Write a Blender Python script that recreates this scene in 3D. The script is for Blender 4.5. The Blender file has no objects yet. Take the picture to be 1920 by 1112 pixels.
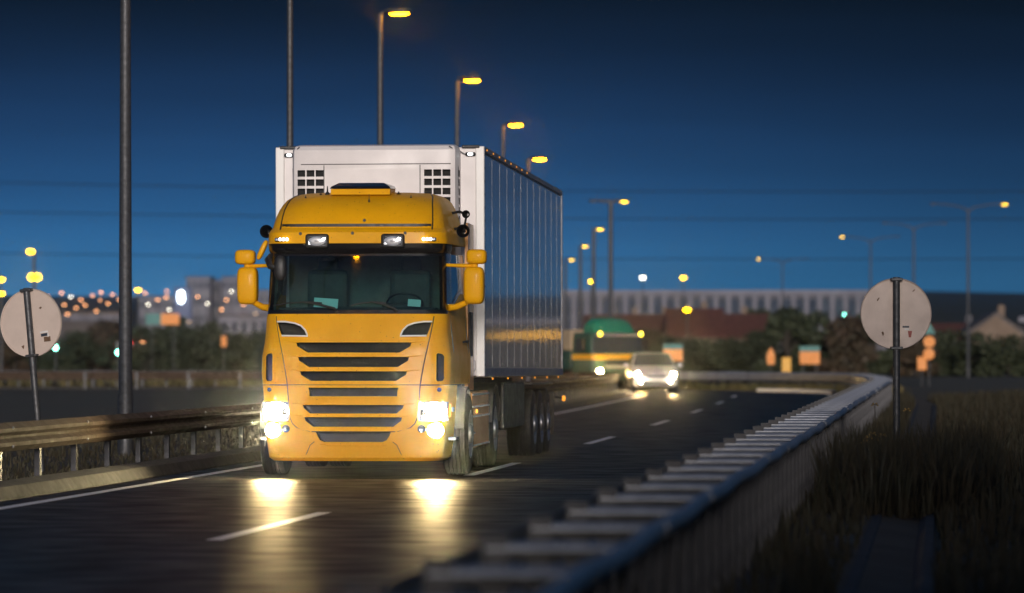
import bpy, bmesh, math, random
import numpy as np
from mathutils import Vector, Matrix
random.seed(7)
R = math.radians
scene = bpy.context.scene
col = scene.collection

# ------------------------------------------------------------------ camera
CAMH = 1.5
cam_d = bpy.data.cameras.new('camera'); cam = bpy.data.objects.new('camera', cam_d); col.objects.link(cam)
cam.location = (0, 0, CAMH); cam.rotation_euler = (R(90), 0, 0)
cam_d.sensor_width = 36.0; cam_d.lens = 151.0; cam_d.shift_y = 104 / 1920
cam_d.clip_start = 0.3; cam_d.clip_end = 4000
cam_d.dof.use_dof = True; cam_d.dof.focus_distance = 52.0; cam_d.dof.aperture_fstop = 1.8
cam_d.dof.aperture_blades = 0
scene.camera = cam

# ------------------------------------------------------------------ sky, sun, exposure
SUN_EL, SUN_AZ = R(7.5), R(179)          # low afterglow behind the camera, a little to the left
world = bpy.data.worlds.new('World'); scene.world = world; world.use_nodes = True
nt = world.node_tree; N = nt.nodes; L = nt.links; N.clear()
out = N.new('ShaderNodeOutputWorld'); bg = N.new('ShaderNodeBackground'); bg.inputs[1].default_value = 0.1
sky = N.new('ShaderNodeTexSky'); sky.sky_type = 'NISHITA'; sky.sun_disc = False
sky.sun_elevation = R(3.0); sky.sun_rotation = SUN_AZ; sky.air_density = 1.0; sky.dust_density = 0.3; sky.ozone_density = 4.0
tc = N.new('ShaderNodeTexCoord'); sx = N.new('ShaderNodeSeparateXYZ'); L.new(tc.outputs['Generated'], sx.inputs[0])
ramp = N.new('ShaderNodeValToRGB')
el = ramp.color_ramp; el.interpolation = 'B_SPLINE'
STOPS = ((0.0, (0.060, 0.30, 0.66)), (0.12, (0.052, 0.26, 0.58)), (0.22, (0.042, 0.215, 0.50)), (0.32, (0.030, 0.158, 0.405)), (0.45, (0.0195, 0.098, 0.275)),
         (0.60, (0.0125, 0.056, 0.172)), (0.75, (0.0075, 0.030, 0.095)), (0.90, (0.004, 0.013, 0.040)), (1.0, (0.002, 0.007, 0.022)))
el.elements[0].position = 0.0; el.elements[0].color = (*STOPS[0][1], 1); el.elements[1].position = 1.0; el.elements[1].color = (*STOPS[-1][1], 1)
for p, c in STOPS[1:-1]:
    e = el.elements.new(p); e.color = (*c, 1)
mr = N.new('ShaderNodeMapRange'); mr.inputs[1].default_value = 0.0; mr.inputs[2].default_value = 0.085
L.new(sx.outputs[2], mr.inputs[0]); L.new(mr.outputs[0], ramp.inputs[0])
azr = N.new('ShaderNodeMapRange'); azr.interpolation_type = 'SMOOTHSTEP'    # sky darkened towards the right, imitating lens vignetting
azr.inputs[1].default_value = -0.04; azr.inputs[2].default_value = 0.13; azr.inputs[3].default_value = 1.0; azr.inputs[4].default_value = 0.6
L.new(sx.outputs[0], azr.inputs[0])
mulA = N.new('ShaderNodeMixRGB'); mulA.blend_type = 'MULTIPLY'; mulA.inputs[0].default_value = 1.0
L.new(ramp.outputs[0], mulA.inputs[1]); L.new(azr.outputs[0], mulA.inputs[2])
cmp_ = N.new('ShaderNodeMapping'); cmp_.inputs['Scale'].default_value = (6.0, 6.0, 90.0); L.new(tc.outputs['Generated'], cmp_.inputs[0])
cns = N.new('ShaderNodeTexNoise'); cns.inputs['Scale'].default_value = 1.0; cns.inputs['Detail'].default_value = 4; L.new(cmp_.outputs[0], cns.inputs['Vector'])
cmr = N.new('ShaderNodeMapRange'); cmr.inputs[1].default_value = 0.3; cmr.inputs[2].default_value = 0.7; cmr.inputs[3].default_value = 0.86; cmr.inputs[4].default_value = 1.08; L.new(cns.outputs[0], cmr.inputs[0])
mulC = N.new('ShaderNodeMixRGB'); mulC.blend_type = 'MULTIPLY'; mulC.inputs[0].default_value = 1.0; L.new(mulA.outputs[0], mulC.inputs[1]); L.new(cmr.outputs[0], mulC.inputs[2])
sc10 = N.new('ShaderNodeMixRGB'); sc10.blend_type = 'MULTIPLY'; sc10.inputs[0].default_value = 1.0; sc10.inputs[2].default_value = (8.6, 8.4, 7.9, 1)
L.new(mulC.outputs[0], sc10.inputs[1])
dim = N.new('ShaderNodeMixRGB'); dim.blend_type = 'MULTIPLY'; dim.inputs[0].default_value = 1.0
# the earth's shadow lies low over the horizon ahead; the twilight sky is brighter above it
shd = N.new('ShaderNodeMapRange'); shd.interpolation_type = 'SMOOTHSTEP'; shd.inputs[1].default_value = 0.08; shd.inputs[2].default_value = 0.42; shd.inputs[3].default_value = 0.025; shd.inputs[4].default_value = 0.9
L.new(sx.outputs[2], shd.inputs[0]); L.new(shd.outputs[0], dim.inputs[2])
L.new(sky.outputs[0], dim.inputs[1])
addn = N.new('ShaderNodeMixRGB'); addn.blend_type = 'ADD'; addn.inputs[0].default_value = 1.0
L.new(sc10.outputs[0], addn.inputs[1]); L.new(dim.outputs[0], addn.inputs[2])
L.new(addn.outputs[0], bg.inputs[0]); L.new(bg.outputs[0], out.inputs[0])

sun_d = bpy.data.lights.new('sun', 'SUN'); sun = bpy.data.objects.new('sun', sun_d); col.objects.link(sun)
sun_d.energy = 3.2; sun_d.angle = R(12); sun_d.color = (1.0, 0.90, 0.83)
dv = Vector((math.sin(SUN_AZ) * math.cos(SUN_EL), math.cos(SUN_AZ) * math.cos(SUN_EL), math.sin(SUN_EL)))
sun.rotation_euler = dv.to_track_quat('Z', 'Y').to_euler()

vs = scene.view_settings
vs.view_transform = 'Standard'; vs.look = 'None'; vs.exposure = 0.0; vs.gamma = 1.0; vs.use_curve_mapping = False
scene.render.engine = 'CYCLES'
cy = scene.cycles
cy.use_denoising = True; cy.max_bounces = 6; cy.diffuse_bounces = 2; cy.glossy_bounces = 4; cy.transmission_bounces = 4
cy.transparent_max_bounces = 12; cy.volume_bounces = 0; cy.sample_clamp_indirect = 4.0; cy.caustics_reflective = False; cy.caustics_refractive = False

# ------------------------------------------------------------------ materials
MATS = {}
def pm(name, c, rough=0.6, metal=0.0, var=0.25, scale=6.0, bump=0.0, bscale=40.0, spec=0.5, coat=0.0, c2=None, aniso=None, coords='Object'):
    m = bpy.data.materials.new(name); m.use_nodes = True; MATS[name] = m
    nt = m.node_tree; n = nt.nodes; l = nt.links; b = n['Principled BSDF']
    b.inputs['Roughness'].default_value = rough; b.inputs['Metallic'].default_value = metal
    b.inputs['Specular IOR Level'].default_value = spec; b.inputs['Coat Weight'].default_value = coat; b.inputs['Coat Roughness'].default_value = 0.06
    t = n.new('ShaderNodeTexCoord')
    nz = n.new('ShaderNodeTexNoise'); nz.inputs['Scale'].default_value = scale; nz.inputs['Detail'].default_value = 6; nz.inputs['Roughness'].default_value = 0.62
    l.new(t.outputs[coords], nz.inputs['Vector'])
    mx = n.new('ShaderNodeMixRGB')
    c2 = c2 or tuple(x * (1 - var) for x in c)
    mx.inputs[1].default_value = (*c2, 1); mx.inputs[2].default_value = (*c, 1)
    cr = n.new('ShaderNodeMapRange'); cr.inputs[1].default_value = 0.3; cr.inputs[2].default_value = 0.7
    l.new(nz.outputs[0], cr.inputs[0]); l.new(cr.outputs[0], mx.inputs[0]); l.new(mx.outputs[0], b.inputs['Base Color'])
    rr = n.new('ShaderNodeMapRange'); rr.inputs[1].default_value = 0.3; rr.inputs[2].default_value = 0.7
    rr.inputs[3].default_value = min(1, rough * 1.18); rr.inputs[4].default_value = rough * 0.86
    l.new(nz.outputs[0], rr.inputs[0]); l.new(rr.outputs[0], b.inputs['Roughness'])
    if bump:
        nb = n.new('ShaderNodeTexNoise'); nb.inputs['Scale'].default_value = bscale; nb.inputs['Detail'].default_value = 4
        l.new(t.outputs[coords], nb.inputs['Vector'])
        bp = n.new('ShaderNodeBump'); bp.inputs['Strength'].default_value = bump; bp.inputs['Distance'].default_value = 0.02
        l.new(nb.outputs[0], bp.inputs['Height']); l.new(bp.outputs[0], b.inputs['Normal'])
    return m
def em(name, c, s):
    m = bpy.data.materials.new(name); m.use_nodes = True; MATS[name] = m
    b = m.node_tree.nodes['Principled BSDF']
    b.inputs['Base Color'].default_value = (*[min(1, x * .6) for x in c], 1); b.inputs['Roughness'].default_value = 0.3
    b.inputs['Emission Color'].default_value = (*c, 1); b.inputs['Emission Strength'].default_value = s
    return m
def speckle(m, c, thr, scale):
    n = m.node_tree.nodes; l = m.node_tree.links; b = n['Principled BSDF']; src = b.inputs['Base Color'].links[0].from_socket
    t = n.new('ShaderNodeTexCoord'); v = n.new('ShaderNodeTexVoronoi'); v.inputs['Scale'].default_value = scale; l.new(t.outputs['Object'], v.inputs['Vector'])
    nz = n.new('ShaderNodeTexNoise'); nz.inputs['Scale'].default_value = 1.7; l.new(t.outputs['Object'], nz.inputs['Vector'])
    mm = n.new('ShaderNodeMath'); mm.operation = 'MULTIPLY'; mm.inputs[1].default_value = thr; l.new(nz.outputs[0], mm.inputs[0])
    lt = n.new('ShaderNodeMath'); lt.operation = 'LESS_THAN'; l.new(v.outputs['Distance'], lt.inputs[0]); l.new(mm.outputs[0], lt.inputs[1])
    mx = n.new('ShaderNodeMixRGB'); mx.inputs[2].default_value = (*c, 1); l.new(lt.outputs[0], mx.inputs[0]); l.new(src, mx.inputs[1]); l.new(mx.outputs[0], b.inputs['Base Color'])
def glassm(name, tint, trans, ior=1.5, rough=0.03):
    m = bpy.data.materials.new(name); m.use_nodes = True; MATS[name] = m
    nt = m.node_tree; n = nt.nodes; l = nt.links; n.clear()
    o = n.new('ShaderNodeOutputMaterial'); mx = n.new('ShaderNodeMixShader'); fr = n.new('ShaderNodeFresnel'); fr.inputs[0].default_value = ior
    tr = n.new('ShaderNodeBsdfTransparent'); tr.inputs[0].default_value = (*[t * trans for t in tint], 1)
    g = n.new('ShaderNodeBsdfGlossy'); g.inputs['Roughness'].default_value = rough; g.inputs['Color'].default_value = (0.95, 0.98, 1, 1)
    l.new(fr.outputs[0], mx.inputs[0]); l.new(tr.outputs[0], mx.inputs[1]); l.new(g.outputs[0], mx.inputs[2]); l.new(mx.outputs[0], o.inputs[0])
    return m
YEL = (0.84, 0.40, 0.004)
pm('yellow', YEL, 0.48, var=0.12, scale=2.5, spec=0.12, coat=0.03, bump=0.03, bscale=180)
speckle(MATS['yellow'], (0.20, 0.10, 0.03), 0.16, 16.0)
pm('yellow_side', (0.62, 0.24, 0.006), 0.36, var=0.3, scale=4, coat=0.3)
pm('white_panel', (0.78, 0.73, 0.71), 0.42, var=0.10, scale=3)
pm('white_trim', (0.82, 0.80, 0.76), 0.3, var=0.05)
pm('black_plastic', (0.012, 0.012, 0.013), 0.5, var=0.3, scale=12, bump=0.05)
pm('black_gloss', (0.008, 0.008, 0.010), 0.16, var=0.2)
pm('black_mesh', (0.006, 0.006, 0.006), 0.65, var=0.5, scale=60, bump=0.4, bscale=160)
pm('rubber', (0.011, 0.011, 0.012), 0.72, var=0.4, scale=10, bump=0.1)
pm('chrome', (0.75, 0.75, 0.77), 0.16, 1.0, var=0.15, scale=20)
pm('reflector_silver', (0.8, 0.8, 0.82), 0.3, 0.35, var=0.3, scale=25)
pm('rim', (0.34, 0.34, 0.36), 0.38, 0.9, var=0.35, scale=14)
pm('chassis', (0.02, 0.018, 0.017), 0.6, var=0.5, scale=8)
pm('dash', (0.02, 0.024, 0.025), 0.7, var=0.3)
pm('curtain', (0.075, 0.10, 0.10), 0.85, var=0.4, scale=5)
pm('seat', (0.038, 0.048, 0.047), 0.8, var=0.3)
pm('paper', (0.45, 0.72, 0.74), 0.7, var=0.06)
pm('galv', (0.36, 0.36, 0.38), 0.45, 0.3, var=0.35, scale=9, bump=0.08, bscale=30)
pm('galv_bright', (0.46, 0.48, 0.52), 0.42, 0.3, var=0.3, scale=9, bump=0.08, bscale=30)
pm('galv_dark', (0.05, 0.05, 0.055), 0.5, 0.55, var=0.4, scale=7, bump=0.08, bscale=30)
pm('galv_lit_brown', (0.105, 0.070, 0.048), 0.8, 0.0, spec=0.2, var=0.5, scale=4, bump=0.06)  # warm light on the left rail is put into this brown
pm('pole', (0.085, 0.087, 0.092), 0.5, 0.5, var=0.5, scale=16, bump=0.1)
pm('lamp_shell', (0.06, 0.06, 0.065), 0.45, 0.3, var=0.2)
pm('sign_back', (0.58, 0.475, 0.41), 0.55, 0.1, var=0.14, scale=5, bump=0.04)
pm('rust', (0.16, 0.09, 0.05), 0.8, var=0.5, scale=30)
pm('sticker_dark', (0.02, 0.03, 0.05), 0.5)
pm('sticker_red', (0.30, 0.035, 0.02), 0.5)
pm('sticker_white', (0.7, 0.68, 0.66), 0.5)
pm('line_paint', (0.86, 0.83, 0.81), 0.42, spec=1.0, var=0.35, scale=9, c2=(0.66, 0.64, 0.62), bump=0.06, bscale=60)
pm('tar', (0.008, 0.008, 0.009), 0.6, var=0.3)
pm('kerb', (0.032, 0.027, 0.024), 0.8, var=0.45, scale=5, bump=0.25, bscale=25)
pm('concrete', (0.022, 0.021, 0.021), 0.85, var=0.45, scale=3, bump=0.2)
pm('ground', (0.034, 0.036, 0.018), 0.95, var=0.55, scale=0.35, c2=(0.045, 0.032, 0.014), bump=0.4, bscale=6)
pm('dry_grass_soil', (0.075, 0.05, 0.022), 0.95, var=0.5, scale=0.8, bump=0.4, bscale=8)
pm('hill', (0.025, 0.033, 0.03), 0.95, var=0.5, scale=0.02, bump=0.4, bscale=0.2)
pm('grass', (0.022, 0.024, 0.009), 0.75, var=0.5, scale=2.0, c2=(0.035, 0.022, 0.008))
pm('grass_dry', (0.14, 0.10, 0.035), 0.8, var=0.5, scale=1.0, c2=(0.07, 0.07, 0.02))
pm('flower', (0.35, 0.22, 0.06), 0.8)
pm('bark', (0.05, 0.04, 0.03), 0.9, var=0.4, bump=0.4)
pm('leaf', (0.04, 0.05, 0.020), 0.7, var=0.55, scale=0.9, c2=(0.026, 0.034, 0.014))
pm('leaf_red', (0.075, 0.045, 0.024), 0.7, var=0.5, scale=0.9, c2=(0.03, 0.028, 0.014))
pm('wall_beige', (0.20, 0.145, 0.105), 0.85, var=0.25, scale=1.2)
pm('wall_grey', (0.13, 0.125, 0.14), 0.85, var=0.25, scale=0.6)
pm('wall_pale', (0.21, 0.205, 0.24), 0.8, var=0.25, scale=0.25)
pm('roof_red', (0.13, 0.045, 0.03), 0.85, var=0.5, scale=2.5, bump=0.3)
pm('roof_grey', (0.10, 0.085, 0.08), 0.8, var=0.4, scale=1.2)
pm('window_dark', (0.02, 0.03, 0.05), 0.5, var=0.3, spec=0.15)
pm('window_blue', (0.03, 0.05, 0.085), 0.5, var=0.4, scale=0.5, spec=0.15)
pm('sign_orange', (0.78, 0.25, 0.008), 0.5, var=0.06)
pm('sign_yellow', (0.80, 0.40, 0.01), 0.5, var=0.06)
pm('sign_teal', (0.012, 0.16, 0.145), 0.5, var=0.1)
pm('sign_blue', (0.02, 0.05, 0.16), 0.5, var=0.1)
pm('car_silver', (0.46, 0.44, 0.49), 0.35, 0.1, var=0.06, coat=0.5)
pm('car_dark', (0.03, 0.035, 0.045), 0.3, 0.3, coat=0.5)
pm('car_red', (0.16, 0.02, 0.018), 0.3, coat=0.5)
pm('truck_green', (0.008, 0.20, 0.11), 0.4, var=0.15, coat=0.3)
pm('truck_green_dark', (0.008, 0.055, 0.04), 0.45, var=0.2)
pm('tarp_beige', (0.40, 0.30, 0.19), 0.7, var=0.2, scale=2)
pm('wire', (0.008, 0.01, 0.014), 0.6)
em('lens_sodium', (1.0, 0.36, 0.0022), 120.0)
em('lens_far', (1.0, 0.58, 0.004), 18.0)
em('lens_canopy', (1.0, 0.50, 0.03), 11.0)
em('lens_far_orange', (1.0, 0.42, 0.16), 9.0)
em('lens_far_white', (1.0, 0.93, 0.75), 12.0)
em('lens_green', (0.25, 1.0, 0.72), 14.0)
em('lens_red', (1.0, 0.03, 0.03), 14.0)
em('lens_off', (0.5, 0.5, 0.5), 0.0)
em('headlight', (1.0, 0.80, 0.42), 1900.0)
em('headlight_low', (1.0, 0.80, 0.42), 1500.0)
em('headlight_far', (1.0, 0.74, 0.38), 1100.0)
em('headlight_far_cool', (0.95, 0.97, 1.0), 150.0)
em('headlight_far_yellow', (1.0, 0.62, 0.18), 1300.0)
em('glow_reflector', (1.0, 0.80, 0.50), 50.0)  # bowl glows by itself in place of reflected bulb light
em('led', (1.0, 0.97, 0.92), 6.0)
em('marker_amber', (1.0, 0.36, 0.02), 1.0)
em('marker_yellow', (1.0, 0.72, 0.05), 7.0)
em('marker_white', (0.9, 0.97, 1.0), 3.5)
em('totem_light', (0.85, 0.95, 1.0), 9.0)
em('lit_window', (1.0, 0.62, 0.30), 0.9)
glassm('windshield', (0.55, 0.85, 0.82), 0.8, 1.55)
glassm('side_glass', (0.4, 0.55, 0.75), 0.6, 1.9)
glassm('clear_lens', (0.95, 0.97, 1), 0.95, 1.45)

def asphalt():
    m = pm('asphalt', (0.022, 0.020, 0.021), 0.34, var=0.3, scale=1.2, spec=0.22)
    nt = m.node_tree; n = nt.nodes; l = nt.links; b = n['Principled BSDF']
    t = n.new('ShaderNodeTexCoord')
    nf = n.new('ShaderNodeTexNoise'); nf.inputs['Scale'].default_value = 38; nf.inputs['Detail'].default_value = 3; l.new(t.outputs['Object'], nf.inputs['Vector'])
    fm_ = n.new('ShaderNodeMapRange'); fm_.inputs[1].default_value = 0.35; fm_.inputs[2].default_value = 0.65; fm_.inputs[3].default_value = 0.55; fm_.inputs[4].default_value = 1.7; l.new(nf.outputs[0], fm_.inputs[0])
    mf = n.new('ShaderNodeMixRGB'); mf.blend_type = 'MULTIPLY'; mf.inputs[0].default_value = 1.0; l.new(b.inputs['Base Color'].links[0].from_socket, mf.inputs[1]); l.new(fm_.outputs[0], mf.inputs[2]); l.new(mf.outputs[0], b.inputs['Base Color'])
    # worn wheel tracks and damp patches change the gloss
    mp = n.new('ShaderNodeMapping'); mp.inputs['Scale'].default_value = (1.6, 0.12, 1); mp.inputs['Rotation'].default_value = (0, 0, R(5))
    l.new(t.outputs['Object'], mp.inputs[0])
    nz = n.new('ShaderNodeTexNoise'); nz.inputs['Scale'].default_value = 1.0; nz.inputs['Detail'].default_value = 5
    l.new(mp.outputs[0], nz.inputs['Vector'])
    rr = n.new('ShaderNodeMapRange'); rr.inputs[1].default_value = 0.3; rr.inputs[2].default_value = 0.7; rr.inputs[3].default_value = 0.36; rr.inputs[4].default_value = 0.50
    l.new(nz.outputs[0], rr.inputs[0]); l.new(rr.outputs[0], b.inputs['Roughness'])
    # paver ripples across the lane plus aggregate
    m2 = n.new('ShaderNodeMapping'); m2.inputs['Scale'].default_value = (1.6, 4.0, 1); l.new(t.outputs['Object'], m2.inputs[0])
    n2 = n.new('ShaderNodeTexNoise'); n2.inputs['Scale'].default_value = 1.3; n2.inputs['Detail'].default_value = 3; l.new(m2.outputs[0], n2.inputs['Vector'])
    n3 = n.new('ShaderNodeTexNoise'); n3.inputs['Scale'].default_value = 55; n3.inputs['Detail'].default_value = 3; l.new(t.outputs['Object'], n3.inputs['Vector'])
    b1 = n.new('ShaderNodeBump'); b1.inputs['Strength'].default_value = 0.6; b1.inputs['Distance'].default_value = 0.014; l.new(n2.outputs[0], b1.inputs['Height'])
    b2 = n.new('ShaderNodeBump'); b2.inputs['Strength'].default_value = 0.45; b2.inputs['Distance'].default_value = 0.006
    l.new(n3.outputs[0], b2.inputs['Height']); l.new(b1.outputs[0], b2.inputs['Normal'])
    df = n.new('ShaderNodeBsdfDiffuse'); gs = n.new('ShaderNodeBsdfGlossy'); gs.distribution = 'BECKMANN'; mx = n.new('ShaderNodeMixShader'); n4 = n.new('ShaderNodeTexNoise'); n4.inputs['Scale'].default_value = 1.0; n4.inputs['Detail'].default_value = 5; m4 = n.new('ShaderNodeMapping'); m4.inputs['Scale'].default_value = (1.5, 2.2, 1); l.new(t.outputs['Object'], m4.inputs[0]); l.new(m4.outputs[0], n4.inputs['Vector'])
    g4 = n.new('ShaderNodeMapRange'); g4.inputs[1].default_value = 0.36; g4.inputs[2].default_value = 0.66; g4.inputs[3].default_value = 0.075; g4.inputs[4].default_value = 0.20; l.new(n4.outputs[0], g4.inputs[0]); l.new(g4.outputs[0], mx.inputs[0])
    l.new(b.inputs['Base Color'].links[0].from_socket, df.inputs[0]); gs.inputs[0].default_value = (1.0, 0.90, 0.76, 1); l.new(rr.outputs[0], gs.inputs['Roughness'])
    l.new(b2.outputs[0], df.inputs['Normal']); l.new(b2.outputs[0], gs.inputs['Normal']); l.new(df.outputs[0], mx.inputs[1]); l.new(gs.outputs[0], mx.inputs[2])
    n.remove(b); l.new(mx.outputs[0], n['Material Output'].inputs[0])
asphalt()
def ribbed_steel():
    m = pm('ribbed_steel', (0.84, 0.88, 0.92), 0.24, 0.25, var=0.16, scale=1.2, coat=0.7)
    nt = m.node_tree; n = nt.nodes; l = nt.links; b = n['Principled BSDF']
    t = n.new('ShaderNodeTexCoord')
    mp = n.new('ShaderNodeMapping'); mp.inputs['Scale'].default_value = (1, 1, 0.02); l.new(t.outputs['Object'], mp.inputs[0])
    nz = n.new('ShaderNodeTexNoise'); nz.inputs['Scale'].default_value = 9; nz.inputs['Detail'].default_value = 3; l.new(mp.outputs[0], nz.inputs['Vector'])
    bp = n.new('ShaderNodeBump'); bp.inputs['Strength'].default_value = 0.035; bp.inputs['Distance'].default_value = 0.002
    l.new(nz.outputs[0], bp.inputs['Height']); l.new(bp.outputs[0], b.inputs['Normal']); l.new(bp.outputs[0], b.inputs['Coat Normal'])
ribbed_steel()

# ------------------------------------------------------------------ mesh helpers
class MB:
    def __init__(s): s.v = []; s.f = []; s.ang = None
    def add(s, vs, fs):
        o = len(s.v); s.v += [tuple(p) for p in vs]; s.f += [tuple(i + o for i in f) for f in fs]; return s
    def box(s, c, d, rz=0.0, M=None):
        x, y, z = (k / 2 for k in d)
        p = [Vector((a * x, b * y, e * z)) for e in (-1, 1) for a, b in ((-1, -1), (1, -1), (1, 1), (-1, 1))]
        m = M or Matrix.Rotation(rz, 3, 'Z')
        return s.add([m @ q + Vector(c) for q in p], [(3, 2, 1, 0), (4, 5, 6, 7), (0, 1, 5, 4), (1, 2, 6, 5), (2, 3, 7, 6), (3, 0, 4, 7)])
    def rbox(s, c, d, r=0.02, seg=2, M=None):
        bm = bmesh.new(); bmesh.ops.create_cube(bm, size=1.0)
        for v in bm.verts: v.co = Vector((v.co.x * d[0], v.co.y * d[1], v.co.z * d[2]))
        bmesh.ops.bevel(bm, geom=bm.edges[:], offset=min(r, min(d) * 0.49), segments=seg, profile=0.5, affect='EDGES')
        m = M or Matrix.Identity(3); s.ang = 15
        bm.verts.index_update()
        s.add([m @ v.co + Vector(c) for v in bm.verts], [[v.index for v in f.verts] for f in bm.faces]); bm.free(); return s
    def tube(s, pts, rad, n=8, cap=True):
        pts = [Vector(p) for p in pts]; k = len(pts); s.ang = s.ang or 62
        rad = rad if isinstance(rad, (list, tuple)) else [rad] * k
        rings = []
        up0 = None
        for i, p in enumerate(pts):
            t = (pts[min(i + 1, k - 1)] - pts[max(i - 1, 0)]).normalized()
            a = Vector((0, 0, 1)) if abs(t.z) < 0.9 else Vector((1, 0, 0))
            u = t.cross(a).normalized(); w = t.cross(u).normalized()
            if up0 is not None and u.dot(up0) < 0: u, w = -u, -w
            up0 = u
            rings.append([p + (u * math.cos(2 * math.pi * j / n) + w * math.sin(2 * math.pi * j / n)) * rad[i] for j in range(n)])
        return s.loft(rings, True, cap)
    def loft(s, rings, closed=True, cap=False):
        n = len(rings[0]); o = len(s.v); vs = [p for r in rings for p in r]; fs = []
        for i in range(len(rings) - 1):
            for j in range(n if closed else n - 1):
                a = i * n + j; b = i * n + (j + 1) % n
                fs.append((a, b, b + n, a + n))
        if cap and closed:
            fs.append(tuple(range(n - 1, -1, -1))); fs.append(tuple((len(rings) - 1) * n + j for j in range(n)))
        return s.add(vs, fs)
    def lathe(s, prof, axis='x', c=(0, 0, 0), n=24, cap=False):
        rings = []
        for (a, r) in prof:
            ring = []
            for j in range(n):
                t = 2 * math.pi * j / n; u, w = r * math.cos(t), r * math.sin(t)
                p = {'x': (a, u, w), 'y': (u, a, w), 'z': (u, w, a)}[axis]
                ring.append((p[0] + c[0], p[1] + c[1], p[2] + c[2]))
            rings.append(ring)
        return s.loft(rings, True, cap)
    def prism(s, poly, lo, hi, plane='xz'):
        def P(a, b, c): return {'xz': (a, c, b), 'xy': (a, b, c), 'yz': (c, a, b)}[plane]
        n = len(poly); vs = [P(a, b, lo) for a, b in poly] + [P(a, b, hi) for a, b in poly]
        fs = [tuple(range(n)), tuple(range(2 * n - 1, n - 1, -1))] + [(i, i + n, (i + 1) % n + n, (i + 1) % n) for i in range(n)]
        return s.add(vs, fs)
    def sell(s, c, r, e=0.5, nu=16, nv=10):          # superellipsoid
        def sg(x, p): return math.copysign(abs(x) ** p, x)
        rings = []
        for i in range(nv + 1):
            ph = -math.pi / 2 + math.pi * i / nv
            ph = max(-1.5607, min(1.5607, ph)); cp, sp = sg(math.cos(ph), e), sg(math.sin(ph), e)
            rings.append([(c[0] + r[0] * cp * sg(math.cos(2 * math.pi * j / nu), e), c[1] + r[1] * cp * sg(math.sin(2 * math.pi * j / nu), e), c[2] + r[2] * sp) for j in range(nu)])
        return s.loft(rings, True, True)
    def mesh(s, name, mat=None, angle=35, smooth=True):
        me = bpy.data.meshes.new(name); me.from_pydata(s.v, [], s.f); me.validate(); 
        bm = bmesh.new(); bm.from_mesh(me); bmesh.ops.recalc_face_normals(bm, faces=bm.faces[:]); bm.to_mesh(me); bm.free()
        if smooth: me.shade_smooth(); me.set_sharp_from_angle(angle=R(s.ang if (s.ang and angle == 35) else angle))
        if mat: me.materials.append(MATS[mat])
        return me
    def build(s, name, mat, parent=None, angle=35, smooth=True):
        return link(name, s.mesh(name, mat, angle, smooth), parent)
def link(name, me, parent=None, loc=None, rz=None):
    o = bpy.data.objects.new(name, me); col.objects.link(o)
    if parent: o.parent = parent
    if loc is not None: o.location = loc
    if rz is not None: o.rotation_euler = (0, 0, rz)
    return o
def tag(o, label=None, cat=None, group=None, kind=None):
    if label: o['label'] = label
    if cat: o['category'] = cat
    if group: o['group'] = group
    if kind: o['kind'] = kind
    return o
def empty(name, loc, rz=0.0, label=None, cat=None, group=None):
    o = bpy.data.objects.new(name, None); col.objects.link(o); o.location = loc; o.rotation_euler = (0, 0, rz)
    o.empty_display_size = 0.2
    return tag(o, label, cat, group)
def copy_tree(o, parent=None):
    c = o.copy(); col.objects.link(c); c.parent = parent
    for ch in list(o.children): copy_tree(ch, c)
    return c
def carve(o, cut_mb, mat):
    c = cut_mb.build('cutter', mat, o.parent)
    bpy.context.view_layer.update()
    md = o.modifiers.new('b', 'BOOLEAN'); md.operation = 'DIFFERENCE'; md.solver = 'EXACT'; md.object = c; md.material_mode = 'TRANSFER'
    dg = bpy.context.evaluated_depsgraph_get(); dg.update()
    me = bpy.data.meshes.new_from_object(o.evaluated_get(dg)); o.modifiers.clear(); o.data = me
    me.shade_smooth(); me.set_sharp_from_angle(angle=R(32))
    bpy.data.objects.remove(c, do_unlink=True)
def interp(tab, z, k):
    if z <= tab[0][0]: return tab[0][k]
    for a, b in zip(tab, tab[1:]):
        if z <= b[0]: return a[k] + (b[k] - a[k]) * (z - a[0]) / (b[0] - a[0])
    return tab[-1][k]

# ------------------------------------------------------------------ road geometry (x right, y away from the lens)
def Cx(d): return -1.76 + 0.104 * (d - 40) - 0.00015 * (d - 40) ** 2
D1 = 152.0
SL = 0.104 - 0.0003 * (D1 - 40)
nl = Vector((-1, SL)).normalized()
Q = Vector((Cx(D1), D1)) + 18 * nl                       # centre of the bend
PH0 = math.atan2(-nl.y, -nl.x)
def railx(d): return -1.85 + 0.099 * d - 0.00085 * np.maximum(0, d - 115) ** 2
def path(fx, rad, d0, step=1.0, far=70.0, y0=None):
    """polyline: along the straight, round the bend, then off to the left"""
    pts = []; d = d0
    yend = Q.y + rad * math.sin(PH0)
    while d < yend - 0.5: pts.append(Vector((fx(d), d))); d += step
    ph = PH0; 
    while ph < R(94): pts.append(Q + rad * Vector((math.cos(ph), math.sin(ph)))); ph += step / rad
    e = Q + rad * Vector((math.cos(R(94)), math.sin(R(94)))); t = Vector((-math.sin(R(94)), math.cos(R(94))))
    s = 0.0
    while s < far: pts.append(e + t * s); s += step * 2
    return pts
def resample(pts, step):
    out = [pts[0].copy()]; acc = 0.0
    for a, b in zip(pts, pts[1:]):
        l = (b - a).length; 
        if l < 1e-6: continue
        t = step - acc
        while t <= l: out.append(a + (b - a) * (t / l)); t += step
        acc = l - (t - step)
    return out
blend = lambda fa, fb: (lambda d: fa(d))
LANE = 3.25
P_center = path(Cx, 18.0, -20)
P_ledge = path(lambda d: Cx(d) - LANE, 18.0 - LANE, -20)
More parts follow.
